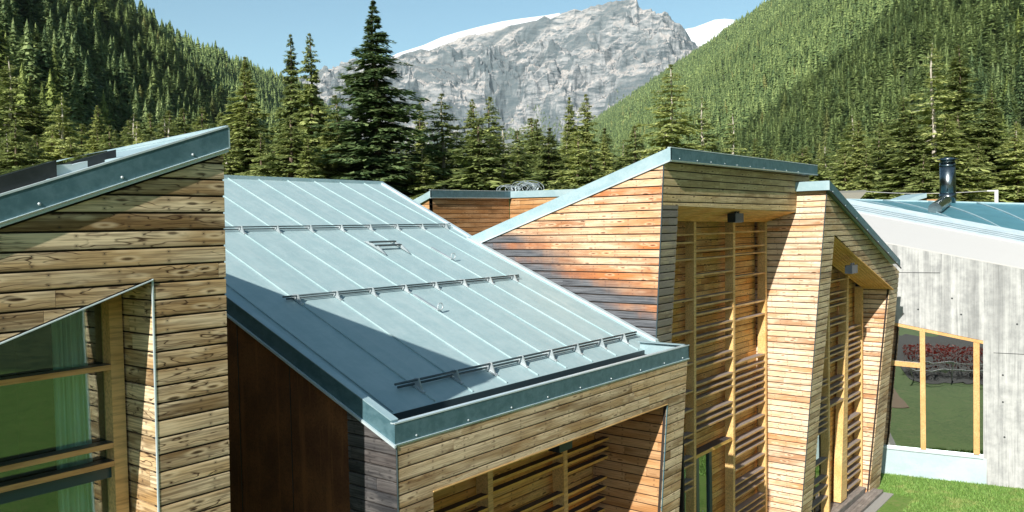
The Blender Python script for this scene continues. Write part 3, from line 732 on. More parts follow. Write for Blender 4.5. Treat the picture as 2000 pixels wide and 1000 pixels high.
# front wall with the wide opening
F3 = lambda u, z: (u, 7.6, z)
board_wall('wall', [([(7.162, 5.585), (14.95, 5.585), (15.06, 6.31), (7.162, 6.31)], 0), ([(7.162, GZ), (7.78, GZ), (7.78, 5.583), (7.162, 5.583)], 0), ([(13.25, GZ), (13.95, GZ), (14.95, 5.583), (14.21, 5.583)], 0)],
           F3, (0, -1, 0), [M['wood_band']], lw, 22, blen=4.5)
m = MB(); m.prism([(7.153, 7.596, GZ), (7.161, 7.596, GZ), (7.161, 7.596, 6.33), (7.153, 7.596, 6.33)], (0, .02, 0)); m.build('corner_flashing', M['guard'], lw)
m = MB(); m.box(7.78, 14.2, 7.59, 7.63, 5.565, 5.581); m.build('opening_trim', M['post'], lw)
def slant(z): return 14.235-(5.585-z)*0.147
board_wall('reveal_wall', [([(7.66, GZ), (9.2, GZ), (9.2, 5.6), (7.66, 5.6)], 0)], lambda u, z: (slant(z), u, z), (-1, 0, 0.147), [M['wood_orange_in'] if 'wood_orange_in' in M else M['wood_rear']], lw, 23)
m = MB(); m.prism([(14.205, 7.597, 5.58), (14.219, 7.597, 5.58), (slant(GZ)+.0, 7.597, GZ), (slant(GZ)-.014, 7.597, GZ)], (0, .02, 0)); m.build('corner_flashing', M['fascia_dark'], lw)
board_wall('recess_wall', [([(7.7, GZ), (14.3, GZ), (14.3, 5.62), (7.7, 5.62)], 0)], lambda u, z: (u, 9.22, z), (0, -1, 0), [M['wood_inner']], lw, 24)
m = MB(); m.box(7.2, 15, 7.64, 9.3, 5.60, 5.66); m.build('soffit', M['post'], lw)
MB().box(15.0, 15.06, 7.7, 9.0, GZ, 6.3).build('end_wall', M['darkwood'], lw)
LY = 8.86
for x in (8.4, 10.36, 12.52, 14.30):
    zt = 5.6
    MB().hexa([(x-.02*(x > 14), LY, GZ), (x+.12, LY, GZ), (x+.12, LY+.26, GZ), (x, LY+.26, GZ), (x, LY, zt), (x+.13, LY, zt), (x+.13, LY+.26, zt), (x, LY+.26, zt)]).build('post', M['post'], lw)
for (a, b), zs in (((10.49, 12.52), (4.89+.12, 4.71+.10, 4.53+.10, 4.01+.08, 3.78+.05, 3.4)), ((8.52, 10.36), (4.91+.12, 4.62, 4.40, 4.0, 3.7)), ((12.65, 14.2), (4.78+.0, 4.60, 4.42, 4.02, 3.83, 3.62, 3.4))):
    for z in zs:
        MB().box(a, b-.004, LY+.004, LY+.15, z-.05, z).build('slat', M['slat_low'], lw)
# ---- snow guards
def guard(y, xs, x0, x1, h1, h2, r, sag=0.0):
    t = [None]
    zz = RZ(y)
    m = MB(); m.tube([(x0, y, zz+h1), (x1, y, zz+h1)], r, 8); gp = m.build('snow_guard', M['guard'], lw, True)
    MB().tube([(x0+.12, y+.07, zz+h2+.03), (x1+.10, y+.07, zz+h2+.03)], r, 8).build('pipe', M['guard'], gp, True)
    for x in xs:
        b = MB(); b.prism([(x-.010, y-.10, RZ(y-.10)+.034), (x-.010, y+.14, RZ(y+.14)+.034), (x-.010, y+.11, RZ(y+.11)+h2+.05), (x-.010, y+.025, zz+h1+r*1.5), (x-.010, y-.03, zz+h1+r*1.5)], (.020, 0, 0))
        b.box(x-.03, x+.03, y-.18, y+.2, 0, 0.001) if False else None
        b.prism([(x-.024, y-.14, RZ(y-.14)+.012), (x+.024, y-.14, RZ(y-.14)+.012), (x+.024, y+.17, RZ(y+.17)+.012), (x-.024, y+.17, RZ(y+.17)+.012)], (0, 0, .028))
        b.build('bracket', M['bracket'], gp)
seams = [8.06+0.857*k for k in range(11)]
guard(14.74, [s for s in seams if s < 15.8], 7.6, 15.95, .11, .035, .014)
guard(11.85, [s for s in seams if 8.8 < s < 15.2], 8.62, 15.1, .11, .035, .016)
guard(8.98, [s for s in seams if s > 8.5 and s < 15.3], 8.45, 15.45, .15, .05, .019)
# roof step and safety anchors
def step():
    y0, y1 = 13.62, 13.92; xa, xb = 12.42, 13.14; m = MB()
    for yy in (y0+.02, y0+.20):
        m.prism([(xa-.02, yy, RZ(yy)+.10), (xb+.02, yy, RZ(yy)+.10), (xb+.02, yy+.07, RZ(yy)+.11), (xa-.02, yy+.07, RZ(yy)+.11)], (0, 0, .03))
    s = m.build('roof_step', M['guard'], lw)
    for x in (xa, xb):
        MB().prism([(x-.015, y0-.25, RZ(y0-.25)+.036), (x-.015, y1+.15, RZ(y1+.15)+.036), (x-.015, y1, RZ(y1)+.09), (x-.015, y0-.02, RZ(y0)+.11)], (.03, 0, 0)).build('bracket', M['bracket'], s)
step()
for x, y in ((14.06, 13.3), (11.49, 11.30)):
    m = MB(); m.prism([(x-.035, y-.35, RZ(y-.35)+.036), (x+.035, y-.35, RZ(y-.35)+.036), (x+.035, y+.3, RZ(y+.3)+.036), (x-.035, y+.3, RZ(y+.3)+.036)], (0, 0, .02))
    an = m.build('safety_anchor', M['bracket'], lw)
    MB().tube([(x+.0+.07*math.cos(t), y-.38+.0, RZ(y-.38)+.13+.07*math.sin(t)) for t in [2*PI*i/14 for i in range(15)]], .011, 6, cap=False).build('ring', M['bracket'], an, True)
def lampbox(x, y, z, w, h, parent, d=.22):
    m = MB(); m.box(x, x+w, y, y+d, z-h, z)
    o = m.build('lamp', M['lampbox'], parent)
    MB().box(x+w*.3, x+w*.42, y+.05, y+.10, z, z+.07).box(x+w*.6, x+w*.72, y+.05, y+.10, z, z+.07).build('lamp_bracket', M['black'], o)
    MB().box(x+.03, x+w-.03, y+.03, y+d-.03, z-h-.006, z-h+.001).build('lamp_glass', M['bracket'], o)
lampbox(10.72, 7.66, 5.54, .36, .13, lw)

# ---------------------------------------------------------------- tall wing
tw = empty('timber_wing', (20.5, 11, GZ), 'tallest timber wing, with an orange side wall and a deep slatted recess', 'building', 'angular timber wings of the building')
f1y = lambda z: 8.5627+0.0647*(10.293-z)
WX = 16.006
rkz = lambda y: 10.337-0.3205*(y-8.405)-0.012     # underside of the rake
side = [(f1y(GZ)+.024, GZ), (14.6, GZ), (14.6, rkz(14.6)), (f1y(10.27)+.024, rkz(f1y(10.27)))]
board_wall('side_wall', [(side, 0)], lambda u, z: (WX, u, z), (-1, 0, 0), [M['wood_orange']], tw, 31, ph=PH+.02, blen=9, sp=.170, gap=.026)
F1 = lambda u, z: (u, f1y(z), z)
board_wall('wall', [([(WX+.004, 9.42), (25.0, 9.275+.0), (25.0, 10.36), (WX+.004, 10.36)], 0), ([(WX+.004, GZ), (16.62, GZ), (16.745, 9.418), (WX+.004, 9.418)], 1)],
           F1, (0, -1, -0.0647), [M['wood_olive'], M['wood_purple']], tw, 32, ph=PH+.02, blen=4.5, sp=.170, gap=.024)
m = MB(); m.box(WX-.028, WX+.012, f1y(8.0)-.03, f1y(8.0)+.03, 6.3, 6.31) if False else None
m = MB(); m.prism([(WX+.003, f1y(10.3)-.004, 10.3), (WX+.003, f1y(10.3)+.022, 10.3), (WX+.003, f1y(GZ)+.022, GZ), (WX+.003, f1y(GZ)-.004, GZ)], (-.005, 0, 0)); m.build('corner_flashing', M['gutter'], tw)
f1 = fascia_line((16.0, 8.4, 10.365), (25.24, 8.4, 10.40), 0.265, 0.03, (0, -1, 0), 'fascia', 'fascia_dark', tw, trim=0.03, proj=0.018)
screws(f1, [(x, 8.398, 10.41) for x in (16.4, 17.25, 17.95, 18.7, 19.4, 20.2, 21.1, 21.9, 22.7, 23.6)], (0, -1, 0), .022)
m = MB(); rr_ = lambda y, dz: (15.99, y, 10.365-0.3205*(y-8.4)+dz)
m.prism([rr_(8.4, .0), rr_(14.35, .0), rr_(14.35, .25), rr_(8.4, .275)], (.05, 0, 0)); rfa = m.build('rake_fascia', M['fascia'], tw)
m = MB(); m.prism([rr_(8.4, -.03), rr_(14.35, -.03), rr_(14.35, -.001), rr_(8.4, -.001)], (-.03, 0, 0)); m.build('drip_edge', M['trim'], rfa)
m = MB(); m.prism([(16.045, 8.435, 10.57), (25.20, 8.435, 10.60), (25.20, 14.4, 8.68), (16.045, 14.4, 8.64)], (0, 0, -.10)); m.build('roof', M['roof'], tw)
MB().box(25.215, 25.24, 8.41, 9.2, 10.38, 10.64).build('fascia_return', M['fascia_dark'], tw)
board_wall('end_wall', [([(8.6, 8.9), (13, 8.9), (13, 9.1), (8.6, 10.3)], 0)], lambda u, z: (24.98, u, z), (1, 0, 0), [M['wood_olive']], tw, 33)
# soffit planks running along the front
def f1so(y): return 9.405-0.29*(y-8.6)/0.95
for i in range(8):
    y0 = 8.66+i*.112; y1 = y0+.096
    if i == 0: m = MB()
    z0, z1 = 9.40-.30*(y0-8.62)/.9, 9.40-.30*(y1-8.62)/.9
    m.prism([(16.7, y0, z0), (24.03, y0, z0-.11), (24.03, y1, z1-.11+.10*(i/8)), (16.7, y1, z1)], (0, 0, .03))
m.build('soffit', M['wood_soffit'] if 'wood_soffit' in M else M['post'], tw)
# recess lattice
LY1 = 9.5
for xt, xb in ((19.28, 19.0), (21.66, 21.38), (23.93, 23.70)):
    MB().hexa([(xb, LY1, GZ), (xb+.12, LY1, GZ), (xb+.12, LY1+.24, GZ), (xb, LY1+.24, GZ), (xt, LY1, 9.12), (xt+.13, LY1, 9.12), (xt+.13, LY1+.24, 9.12), (xt, LY1+.24, 9.12)]).build('post', M['post'], tw)
xo = lambda z: -0.28*(9.12-z)/10.0
SA = [8.76, 8.56, 8.14, 7.13, 6.33, 5.52, 4.82, 4.36, 3.75, 3.57, 3.16, 2.99, 2.58, 2.4]
SB = [8.76, 8.34, 8.13, 7.72, 7.14, 6.93, 6.72, 6.35, 6.14, 5.95, 5.53, 5.35, 4.93, 4.75, 4.57, 4.13, 3.96, 3.78]
SCc = [8.77, 8.36, 8.15, 7.54, 6.73, 6.33, 5.13, 4.93, 4.73, 4.54, 4.34, 4.13, 3.95, 3.75, 3.35, 2.97, 2.77, 2.57, 2.19, 1.78, 1.59, 1.41, 1.01, 0.83, 0.65]
for a, b, zs in ((16.75, 19.28, SA), (19.41, 21.66, SB), (21.79, 23.93, SCc)):
    for z in zs:
        MB().box(a+xo(z), b+xo(z)-.003, LY1+.006, LY1+.21, z-.045, z).build('slat', M['slat'], tw)
MB().box(19.41+xo(3.1), 21.6+xo(3.1), LY1+.01, LY1+.30, 3.05, 3.14).build('lintel', M['slat_low'], tw)
BY = 9.86
board_wall('recess_wall', [([(16.5, 3.62), (24.0, 3.62), (24.0, 9.2), (16.5, 9.2)], 0), ([(20.85, GZ), (24.0, GZ), (24.0, 3.618), (20.85, 3.618)], 0), ([(18.95, 3.05), (20.85, 3.05), (20.85, 3.618), (18.95, 3.618)], 0)],
           lambda u, z: (u, BY, z), (0, -1, 0), [M['wood_inner']], tw, 34, ph=PH+.03)
d = MB().box(20.70, 20.85, BY-.02, BY+.08, GZ, 3.05).box(19.95, 20.1, BY-.01, BY+.08, GZ, 3.05).box(19.3, 20.85, BY-.01, BY+.08, 2.93, 3.05).build('door', M['frame_dark'], tw)
MB().box(20.1, 20.7, BY+.03, BY+.045, GZ, 2.93).build('pane', M['glass_dark'], d)
MB().tube([(20.2, BY-.05, .9), (20.2, BY-.05, 1.4)], .015, 6).build('handle', M['bracket'], d)
wn = MB().box(16.6, 16.72, BY-.02, BY+.08, GZ, 3.6).box(17.3, 17.42, BY-.01, BY+.08, GZ, 3.6).box(18.85, 18.95, BY-.01, BY+.08, GZ, 3.6).build('window', M['frame_dark'], tw)
MB().box(16.6, 19.95, BY+.03, BY+.045, GZ, 3.6).build('pane', M['glass'], wn)
m = MB(); pr = None
for i in range(80):
    x = 17.0+.036*i; y = BY+.22+.03*math.sin(i*1.2); cur = ((x, y, GZ), (x, y, 3.5))
    if pr: m.face([pr[0], cur[0], cur[1], pr[1]])
    pr = cur
m.build('curtain', M['curtain'], tw, True)
MB().box(16.3, 24.2, BY+.5, BY+.6, GZ, 9.0).build('room', M['room'], tw)
lampbox(20.02, 8.72, 9.25, .50, .23, tw)

# ---------------------------------------------------------------- sloping right wing
rw = empty('timber_wing', (28.5, 11, GZ), 'rightmost timber wing with bleached cream boards and a roof edge falling steeply', 'building', 'angular timber wings of the building')
f2y = lambda z: 7.75+0.0852*(9.825-z)
RX = 24.05
board_wall('side_wall', [([(f2y(9.87)+.024, 9.87), (f2y(GZ)+.024, GZ), (9.95, GZ), (9.95, 9.87)], 0)], lambda u, z: (RX, u, z), (-1, 0, 0), [M['wood_cream']], rw, 41, ph=PH+.035, sp=.1715, blen=9, gap=.026)
F2 = lambda u, z: (u, f2y(z), z)
zrl = lambda x: 9.80-0.3075*(x-24.05)
xr = lambda z: 32.79-(6.9-z)*0.017
op = lambda x: 8.60-0.3107*(x-25.08)
board_wall('wall', [([(RX+.004, zrl(RX)), (RX+.004, GZ), (24.92, GZ), (25.03, 8.615), (25.08, zrl(25.08))], 0),
                    ([(25.08, zrl(25.08)), (25.04, 8.612), (31.68, op(31.68)), (32.81, 6.30), (32.81, zrl(32.81))], 0),
                    ([(31.675, op(31.68)), (31.25, GZ), (32.66, GZ), (32.80, 6.30)], 0)],
           F2, (0, -1, -0.0852), [M['wood_olive2'] if 'wood_olive2' in M else M['wood_band']], rw, 42, ph=PH+.035, sp=.1715, blen=5, gap=.026)
m = MB(); m.prism([(RX+.003, f2y(9.8)-.003, 9.8), (RX+.003, f2y(9.8)+.02, 9.8), (RX+.003, f2y(GZ)+.02, GZ), (RX+.003, f2y(GZ)-.003, GZ)], (-.005, 0, 0)); m.build('corner_flashing', M['gutter'], rw)
# roof, fascia
FY2 = 7.62; ft = lambda x: 10.16-0.3373*(x-23.84)
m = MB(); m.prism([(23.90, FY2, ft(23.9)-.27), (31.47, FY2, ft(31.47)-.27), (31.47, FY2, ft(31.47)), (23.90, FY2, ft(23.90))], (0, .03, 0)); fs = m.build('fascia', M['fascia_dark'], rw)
m = MB(); m.prism([(23.90, FY2+.0, ft(23.9)-.30), (31.50, FY2, ft(31.47)-.31), (31.50, FY2, ft(31.47)-.271), (23.90, FY2, ft(23.90)-.271)], (0, -.03, 0)); m.build('drip_edge', M['gutter'], fs)
screws(fs, [(23.9+x, FY2-.001, ft(23.9+x)-.22) for x in (.25, 1.4, 2.5, 3.6, 4.8, 6.0, 7.1)], (0, -1, 0), .022)
m = MB(); m.prism([(23.90, FY2, ft(23.9)-.265), (23.90, 8.60, ft(23.9)-.265), (23.90, 8.60, ft(23.9)-.005), (23.90, FY2, ft(23.9)-.005)], (-.03, 0, 0)); m.build('fascia_return', M['fascia'], rw)
m = MB(); m.prism([(23.88, FY2+.03, ft(23.88)-.01), (31.47, FY2+.03, ft(31.47)-.01), (33.2, 15, ft(33.2)-.01), (23.88, 15, ft(23.88)-.01)], (0, 0, -.12)); m.build('roof', M['roof'], rw)
# right wall, reveal, soffit
board_wall('end_wall', [([(f2y(GZ)+.03, GZ), (15, GZ), (15, 7.2), (f2y(7.2)+.03, 7.2)], 0)], lambda u, z: (32.66, u, z), (1, 0, 0), [M['wood_cream']], rw, 43)
rvx = lambda z: 31.69-(6.57-z)*0.058
board_wall('reveal_wall', [([(f2y(6.6)+.03, 6.6), (f2y(GZ)+.03, GZ), (9.25, GZ), (9.25, 6.6)], 0)], lambda u, z: (rvx(z), u, z), (-1, 0, .058), [M['wood_cream']], rw, 44, ph=PH+.035, sp=.1715, gap=.028)
m = MB()
for i in range(9):
    y0 = 7.92+i*.115; y1 = y0+.096; sl_ = .12
    m.prism([(24.95, y0, op(24.95)-.02-sl_*(y0-7.9)), (31.8, y0, op(31.8)-.02), (31.8, y1, op(31.8)-.02), (24.95, y1, op(24.95)-.02-sl_*(y1-7.9))], (0, 0, .03))
m.build('soffit', M['wood_soffit'] if 'wood_soffit' in M else M['post'], rw)
LY2 = 8.88
for xb, xt, zt, zb in ((27.50, 27.62, 7.75, GZ), (29.0, 29.66, 7.1, -.55), (31.15, 31.33, 6.6, GZ)):
    wb = .5 if xt == 29.66 else .16
    MB().hexa([(xb-(.25 if wb > .2 else 0), LY2, zb), (xb+wb*.8, LY2, zb), (xb+wb*.8, LY2+.26, zb), (xb-(.25 if wb > .2 else 0), LY2+.26, zb), (xt, LY2, zt), (xt+.16, LY2, zt), (xt+.16, LY2+.26, zt), (xt, LY2+.26, zt)]).build('post', M['post'], rw)
l2A = [6.9, 6.3, 5.7, 5.18, 4.58, 3.88, 3.73, 3.28, 3.04, 2.86, 2.65, 2.47, 2.26, 1.3, .72, .42, .05]
l2M = [7.04, 6.62, 6.39, 6.21, 5.77, 5.59, 5.2, 4.76, 4.6, 4.37, 3.74, 3.52, 3.31]
l2R = [5.27, 5.07, 4.87, 4.67, 4.5, 4.3, 4.03, 3.83, 3.53, 3.2, 2.86, 2.7, 2.1, 1.79, 1.59, 1.13, .86, .52, .26, .05, -.31]
for a, b, zs in ((25.3, 27.60, l2A), (27.76, 29.64, l2M), (29.80, 31.28, l2R)):
    for z in zs:
        sh = -.02*(7-z) if a < 29 else -.03*(7-z)
        MB().box(a+sh, b+sh-.01, LY2+.01, LY2+.22, z-.05, z).build('slat', M['slat'], rw)
MB().box(27.7, 29.55, LY2+.006, LY2+.30, 2.88, 2.96).build('lintel', M['slat'], rw)
BY2 = 9.22
board_wall('recess_wall', [([(24.3, 2.98), (31.7, 2.98), (31.7, 8.4), (24.3, 8.4)], 0), ([(28.0, GZ), (31.7, GZ), (31.7, 2.978), (28.0, 2.978)], 0), ([(24.3, GZ), (25.9, GZ), (25.9, 2.978), (24.3, 2.978)], 0)],
           lambda u, z: (u, BY2, z), (0, -1, 0), [M['wood_inner']], rw, 45, ph=PH+.03)
d = MB().box(27.85, 28.0, BY2-.02, BY2+.08, GZ, 2.98).box(25.9, 26.05, BY2-.02, BY2+.08, GZ, 2.98).box(26.9, 27.0, BY2-.02, BY2+.08, GZ, 2.98).build('door', M['frame_dark'], rw)
MB().box(25.9, 28.0, BY2+.03, BY2+.045, GZ, 2.98).build('pane', M['glass_dark'], d)
MB().box(24.3, 31.8, BY2+.4, BY2+.5, GZ, 8).build('room', M['room'], rw)
lampbox(27.05, 7.96, 7.60, .58, .26, rw)

# ---------------------------------------------------------------- wooden steps
st = empty('wooden_steps', (30, 8, GZ), 'grey weathered plank steps at the foot of the rightmost timber wing beside the lawn', 'steps')
m = MB()
for i in range(3): m.box(23.0, 31.15, 8.74+i*.16, 8.74+i*.16+.153, -.66, -.60)
m.box(23.0, 31.13, 8.76, 9.2, GZ, -.665); m.build('upper_tread', M['deck'], st)
m = MB()
for i in range(3): m.box(23.0, 31.75, 8.30+i*.145, 8.30+i*.145+.138, -.83, -.78)
m.box(23.0, 31.73, 8.32, 8.73, GZ, -.835); m.build('lower_tread', M['deck'], st)
m = MB(); m.box(20, 31.95, 8.0, 8.9, GZ-.05, GZ+.03); o = m.build('gravel_strip', concrete('pale_gravel', (.3, .29, .27), (.5, .48, .45), 0)); tag(o, kind='structure')

# ---------------------------------------------------------------- rear wing
bw = empty('timber_wing', (24, 21, GZ), 'rear timber wing mostly hidden by the metal roof, its flat roof edge showing', 'building', 'angular timber wings of the building')
board_wall('wall', [([(21.43, 7), (25.86, 7), (25.86, 10.19), (21.43, 10.12)], 0)], lambda u, z: (u, 20.7, z), (0, -1, 0), [M['wood_rear']], bw, 51)
board_wall('side_wall', [([(16.0, 7), (20.7, 7), (20.7, 10.18), (16.0, 10.05)], 0)], lambda u, z: (25.9, u, z), (-1, 0, 0), [M['wood_orange2'] if 'wood_orange2' in M else M['wood_rear']], bw, 52)
board_wall('side_wall', [([(20.7, 7), (23, 7), (23, 9.2), (20.7, 10.1)], 0)], lambda u, z: (21.43, u, z), (-1, 0, 0), [M['wood_rear']], bw, 53)
fr_ = fascia_line((21.33, 20.6, 10.13), (25.86, 20.6, 10.18), .26, .03, (0, -1, 0), 'fascia', 'fascia_dark', bw, trim=.03)
m = MB(); m.prism([(25.84, 20.6, 10.18), (25.84, 15.9, 10.10), (25.84, 15.9, 10.36), (25.84, 20.6, 10.44)], (.03, 0, 0)); m.build('fascia_return', M['fascia'], bw)
m = MB(); m.prism([(21.33, 20.6, 10.13), (21.33, 21.6, 9.76), (21.33, 21.6, 10.0), (21.33, 20.6, 10.38)], (.03, 0, 0)); m.build('rake_fascia', M['fascia'], bw)
m = MB(); m.prism([(21.35, 20.62, 10.36), (25.86, 20.62, 10.40), (25.86, 26, 8.6), (21.35, 26, 8.6)], (0, 0, -.1)); m.prism([(25.86, 16, 10.34), (30, 16, 10.3), (30, 26, 8.7), (25.86, 20.6, 10.40)], (0, 0, -.1)); m.build('roof', M['roof'], bw)
# tangle of wire on the rear roof
rnd = random.Random(5); m = MB()
cx, cy, cz = at_depth(1030, 372, 34)
ax = Vector((RN[0][0], RN[1][0], 0)).normalized(); ay = Vector((-ax.y, ax.x, 0))
for k in range(26):
    big = k < 16
    c = Vector((cx, cy, cz+.05)) + ax*(rnd.uniform(-.25, .25) if big else rnd.uniform(-1.0, -.4)) + ay*rnd.uniform(-.2, .2)
    r = rnd.uniform(.35, .60) if big else rnd.uniform(.18, .34)
    tilt = rnd.uniform(-1.3, 1.3); ph_ = rnd.uniform(0, PI)
    e1 = (ax*math.cos(ph_)+ay*math.sin(ph_)); e2 = (Vector((0, 0, 1))*math.cos(tilt*.6)+e1.cross(Vector((0, 0, 1)))*math.sin(tilt*.6))
    pts = []
    for i in range(25):
        t = 2*PI*i/24; p = c+e1*r*math.cos(t)+e2*r*.62*math.sin(t); p.z = max(p.z, cz-.10+.0); pts.append(p)
    m.tube(pts, .009, 4, cap=False)
o = m.build('wire_coil', M['bracket']); tag(o, 'loose coil of thin pale wire lying on the flat rear roof', 'wire coil')

# ---------------------------------------------------------------- concrete building
cb = empty('concrete_building', (38, 6, GZ), 'pale concrete building at the right with a teal metal roof and timber-framed window', 'building')
CA = Vector((34.41, 9.09, GZ)); CD = Vector((0.18122783, -0.98344114, 0)); CN = Vector((-0.98344114, -0.18122783, 0))
def CP(s, z, o=0.0):            # s metres along the wall from the timber wing, o outwards
    p = CA+CD*s+CN*o; return (p.x, p.y, z)
ztop = lambda s: 8.17-0.215*s
# window hole polygon: s from 0.05 to 3.5
wl, wr = 0.1, 3.52; wz0, wz1a, wz1b = 0.10, 5.10, 4.45
m = MB()
def wallq(pts): m.prism([CP(s, z) for s, z in pts], -CN*.35)
wallq([(-4, 5.10), (wl, 5.10), (wl, ztop(wl)), (-4, ztop(-4))]); wallq([(-4, GZ), (wl, GZ), (wl, 5.10), (-4, 5.10)])
wallq([(wl, wz1a), (wr, wz1b), (wr, ztop(wr)), (wl, ztop(wl))]); wallq([(wr, GZ), (14, GZ), (14, ztop(14)), (wr, ztop(wr))])
cwall = m.build('wall', M['concrete'], cb)
m = MB()
for s0, s1, z in ((.3, 2.1, 6.955), (3.85, 6.2, 4.0)):
    m.prism([CP(s0, z, .004), CP(s1, z-.01, .004), CP(s1, z+.015, .004), CP(s0, z+.02, .004)], CN*.003)
m.build('formwork_joint', M['black'], cwall)
m = MB()
for s, z in ((1.35, 5.55), (2.8, 5.4), (4.6, 5.1), (4.15, 3.2), (4.15, 2.2), (4.2, .9), (5.4, 3.2), (2.5, 6.0)):
    m.tube([CP(s, z, .003), CP(s, z, .006)], .035, 8)
m.build('tie_hole', M['black'], cwall)
# window
fw = .10; m = MB()
def bar(pts, o0=.04, o1=-.10, mat='frame', nm='frame_bar', par=None):
    b = MB(); b.prism([CP(s, z, o0) for s, z in pts], CN*(o1-o0)); return b.build(nm, M[mat], par)
cwn = bar([(wl, wz1a-.12), (wr, wz1b-.12), (wr, wz1b-.01), (wl, wz1a-.01)], nm='window', par=cb)
bar([(1.42, .16), (1.60, .16), (1.58, 4.72), (1.40, 4.76)], .05, -.10, nm='mullion', par=cwn)
bar([(3.20, .16), (3.40, .16), (3.40, 4.36), (3.20, 4.40)], .02, -.10, nm='mullion', par=cwn)
bar([(wl, 3.36), (1.40, 3.30), (1.40, 3.48), (wl, 3.54)], .045, -.08, nm='transom', par=cwn)
bar([(wl, .06), (wr, .02), (wr, .14), (wl, .16)], .07, -.1, 'trim', 'sill', cwn)
bar([(wl, .1), (wr, .1), (wr, wz1b-.05), (wl, wz1a-.05)], -.045, -.06, 'glass_dark', 'pane', cwn)
b = MB(); b.prism([CP(0.02, GZ, .012), CP(3.62, GZ, .012), CP(3.62, .02, .012), CP(.02, .06, .012)], -CN*.2); b.build('base_panel', M['panel'], cb)
b = MB(); b.prism([CP(-1, GZ, -2.2), CP(5, GZ, -2.2), CP(5, 6, -2.2), CP(-1, 6, -2.2)], -CN*.1); b.build('room', M['room'], cb)
# concrete roof slab and teal metal roof
e0 = Vector(CP(-4, ztop(-4))); e1 = Vector(CP(14, ztop(14)))
def lin(p, q, y): t = (y-p[1])/(q[1]-p[1]); return Vector((p[0]+(q[0]-p[0])*t, y, p[2]+(q[2]-p[2])*t))
b0, b1 = (38, 10.76, 9.31), (38, 4.69, 7.96); B0 = lin(b0, b1, 13.0); B1 = lin(b0, b1, -5)
c0, c1 = (39, 11.6, 9.9), (39, 4.81, 8.36); C0 = lin(c0, c1, 13.0); C1 = lin(c0, c1, -5)
r0, r1 = (46, 13.76, 10.12), (46, 5.68, 9.61); R0 = lin(r0, r1, 16.0); R1 = lin(r0, r1, -6)
m = MB()
for i in range(36):
    t0, t1 = i/36, (i+1)/36; up1 = Vector((0, 0, .01)); dn3 = Vector((0, 0, .03)); dn4 = Vector((0, 0, .4))
    g0, g1, h0, h1 = e0.lerp(e1, t0), e0.lerp(e1, t1), B0.lerp(B1, t0), B0.lerp(B1, t1)
    for q0_, q1_ in ((0, .5), (.5, 1)):
        m.face([g0.lerp(h0, q0_)+CN*.004+up1, g1.lerp(h1, q0_)+CN*.004+up1, g1.lerp(h1, q1_)+up1, g0.lerp(h0, q1_)+up1])
    m.face([g0+CN*.004+up1, g1+CN*.004+up1, g1+CN*.004-dn3, g0+CN*.004-dn3])
m.build('roof_slab', M['concrete_top'], cb, True)
m = MB(); 0 and m.hexa([e0+CN*.004+Vector((0, 0, .01)), e1+CN*.004+Vector((0, 0, .01)), B1, B0, e0+CN*.004-Vector((0, 0, .03)), e1+CN*.004-Vector((0, 0, .03)), B1-Vector((0, 0, .4)), B0-Vector((0, 0, .4))])
m = MB()
for t0, t1 in ((-.02, .08), (.17, .25), (.34, .42), (.51, 1.0)):          # louvre blades
    A0 = B0.lerp(C0, t0); A1 = B1.lerp(C1, t0); D0 = B0.lerp(C0, t1); D1 = B1.lerp(C1, t1)
    m.hexa([A0, A1, D1, D0, A0+Vector((-.05, 0, .08)), A1+Vector((-.05, 0, .08)), D1+Vector((-.05, 0, .08)), D0+Vector((-.05, 0, .08))])
lou = m.build('louvre', M['trim'], cb)
m = MB(); dn = Vector((.02, 0, -.02)); m.hexa([B0+dn, B1+dn, C1+dn, C0+dn, B0+dn*6, B1+dn*6, C1+dn*6, C0+dn*6]); m.build('louvre_backing', M['teal'], cb)
def rpt(t, q, dz=0.0): return C0.lerp(C1, t).lerp(R0.lerp(R1, t), q)+Vector((0, 0, dz))
m = MB(); NS = 30
for i in range(NS):
    for q in range(4):
        m.face([rpt(i/NS, q/4), rpt((i+1)/NS, q/4), rpt((i+1)/NS, (q+1)/4), rpt(i/NS, (q+1)/4)])
for i in range(NS): m.face([rpt(i/NS, 0), rpt((i+1)/NS, 0), rpt((i+1)/NS, 0, -.25), rpt(i/NS, 0, -.25)])
troof = m.build('roof', M['teal'], cb, True)
m = MB()
for k in range(12):
    tb = .02+k*.098
    pts = [(tb-.13*q/8, q/8) for q in range(9)]
    pts = [rpt(max(0, t), q, .03) for t, q in pts if 0 <= t <= 1]
    if len(pts) > 1: m.tube(pts, .035, 5)
m.build('seam', M['fascia'], troof)
m = MB(); u_ = Vector((0, 0, .03)); m.prism([R0, R1, R1+u_*2, R0+u_*2], (.1, 0, 0)); m.build('ridge_trim', M['fascia'], troof)
MB().box(40, 48, -4, 15, GZ, 7.2).build('core', M['room'], cb)
# flue
fl_ = empty('chimney_flue', (45.6, 9.0, 9.7), 'polished round steel chimney flue with a flat rain cap rising from the teal roof', 'chimney')
P0 = Vector(at_depth(1851, 402, 41.5)); sc = 41.5/FPX
z_ = lambda py: P0.z+(402-py)*sc
cyl = lambda zz0, zz1, r0_, r1_=None: MB().tube([(P0.x, P0.y, zz0), (P0.x, P0.y, zz1)], [r0_, r1_ or r0_], 32)
cyl(z_(402), z_(318), 14.3*sc).build('pipe', M['steel'], fl_, False)
for pyv, hh, rad in ((392, 14, 15.2), (325, 3, 14.9), (320, 8, 13.0)):
    cyl(z_(pyv), z_(pyv)+hh*sc, rad*sc).build('collar', M['steel'], fl_)
MB().tube([(P0.x, P0.y, z_(313)), (P0.x, P0.y, z_(311)), (P0.x, P0.y, z_(308))], [18.5*sc, 18.5*sc, 6*sc], 32).build('rain_cap', M['steel'], fl_)
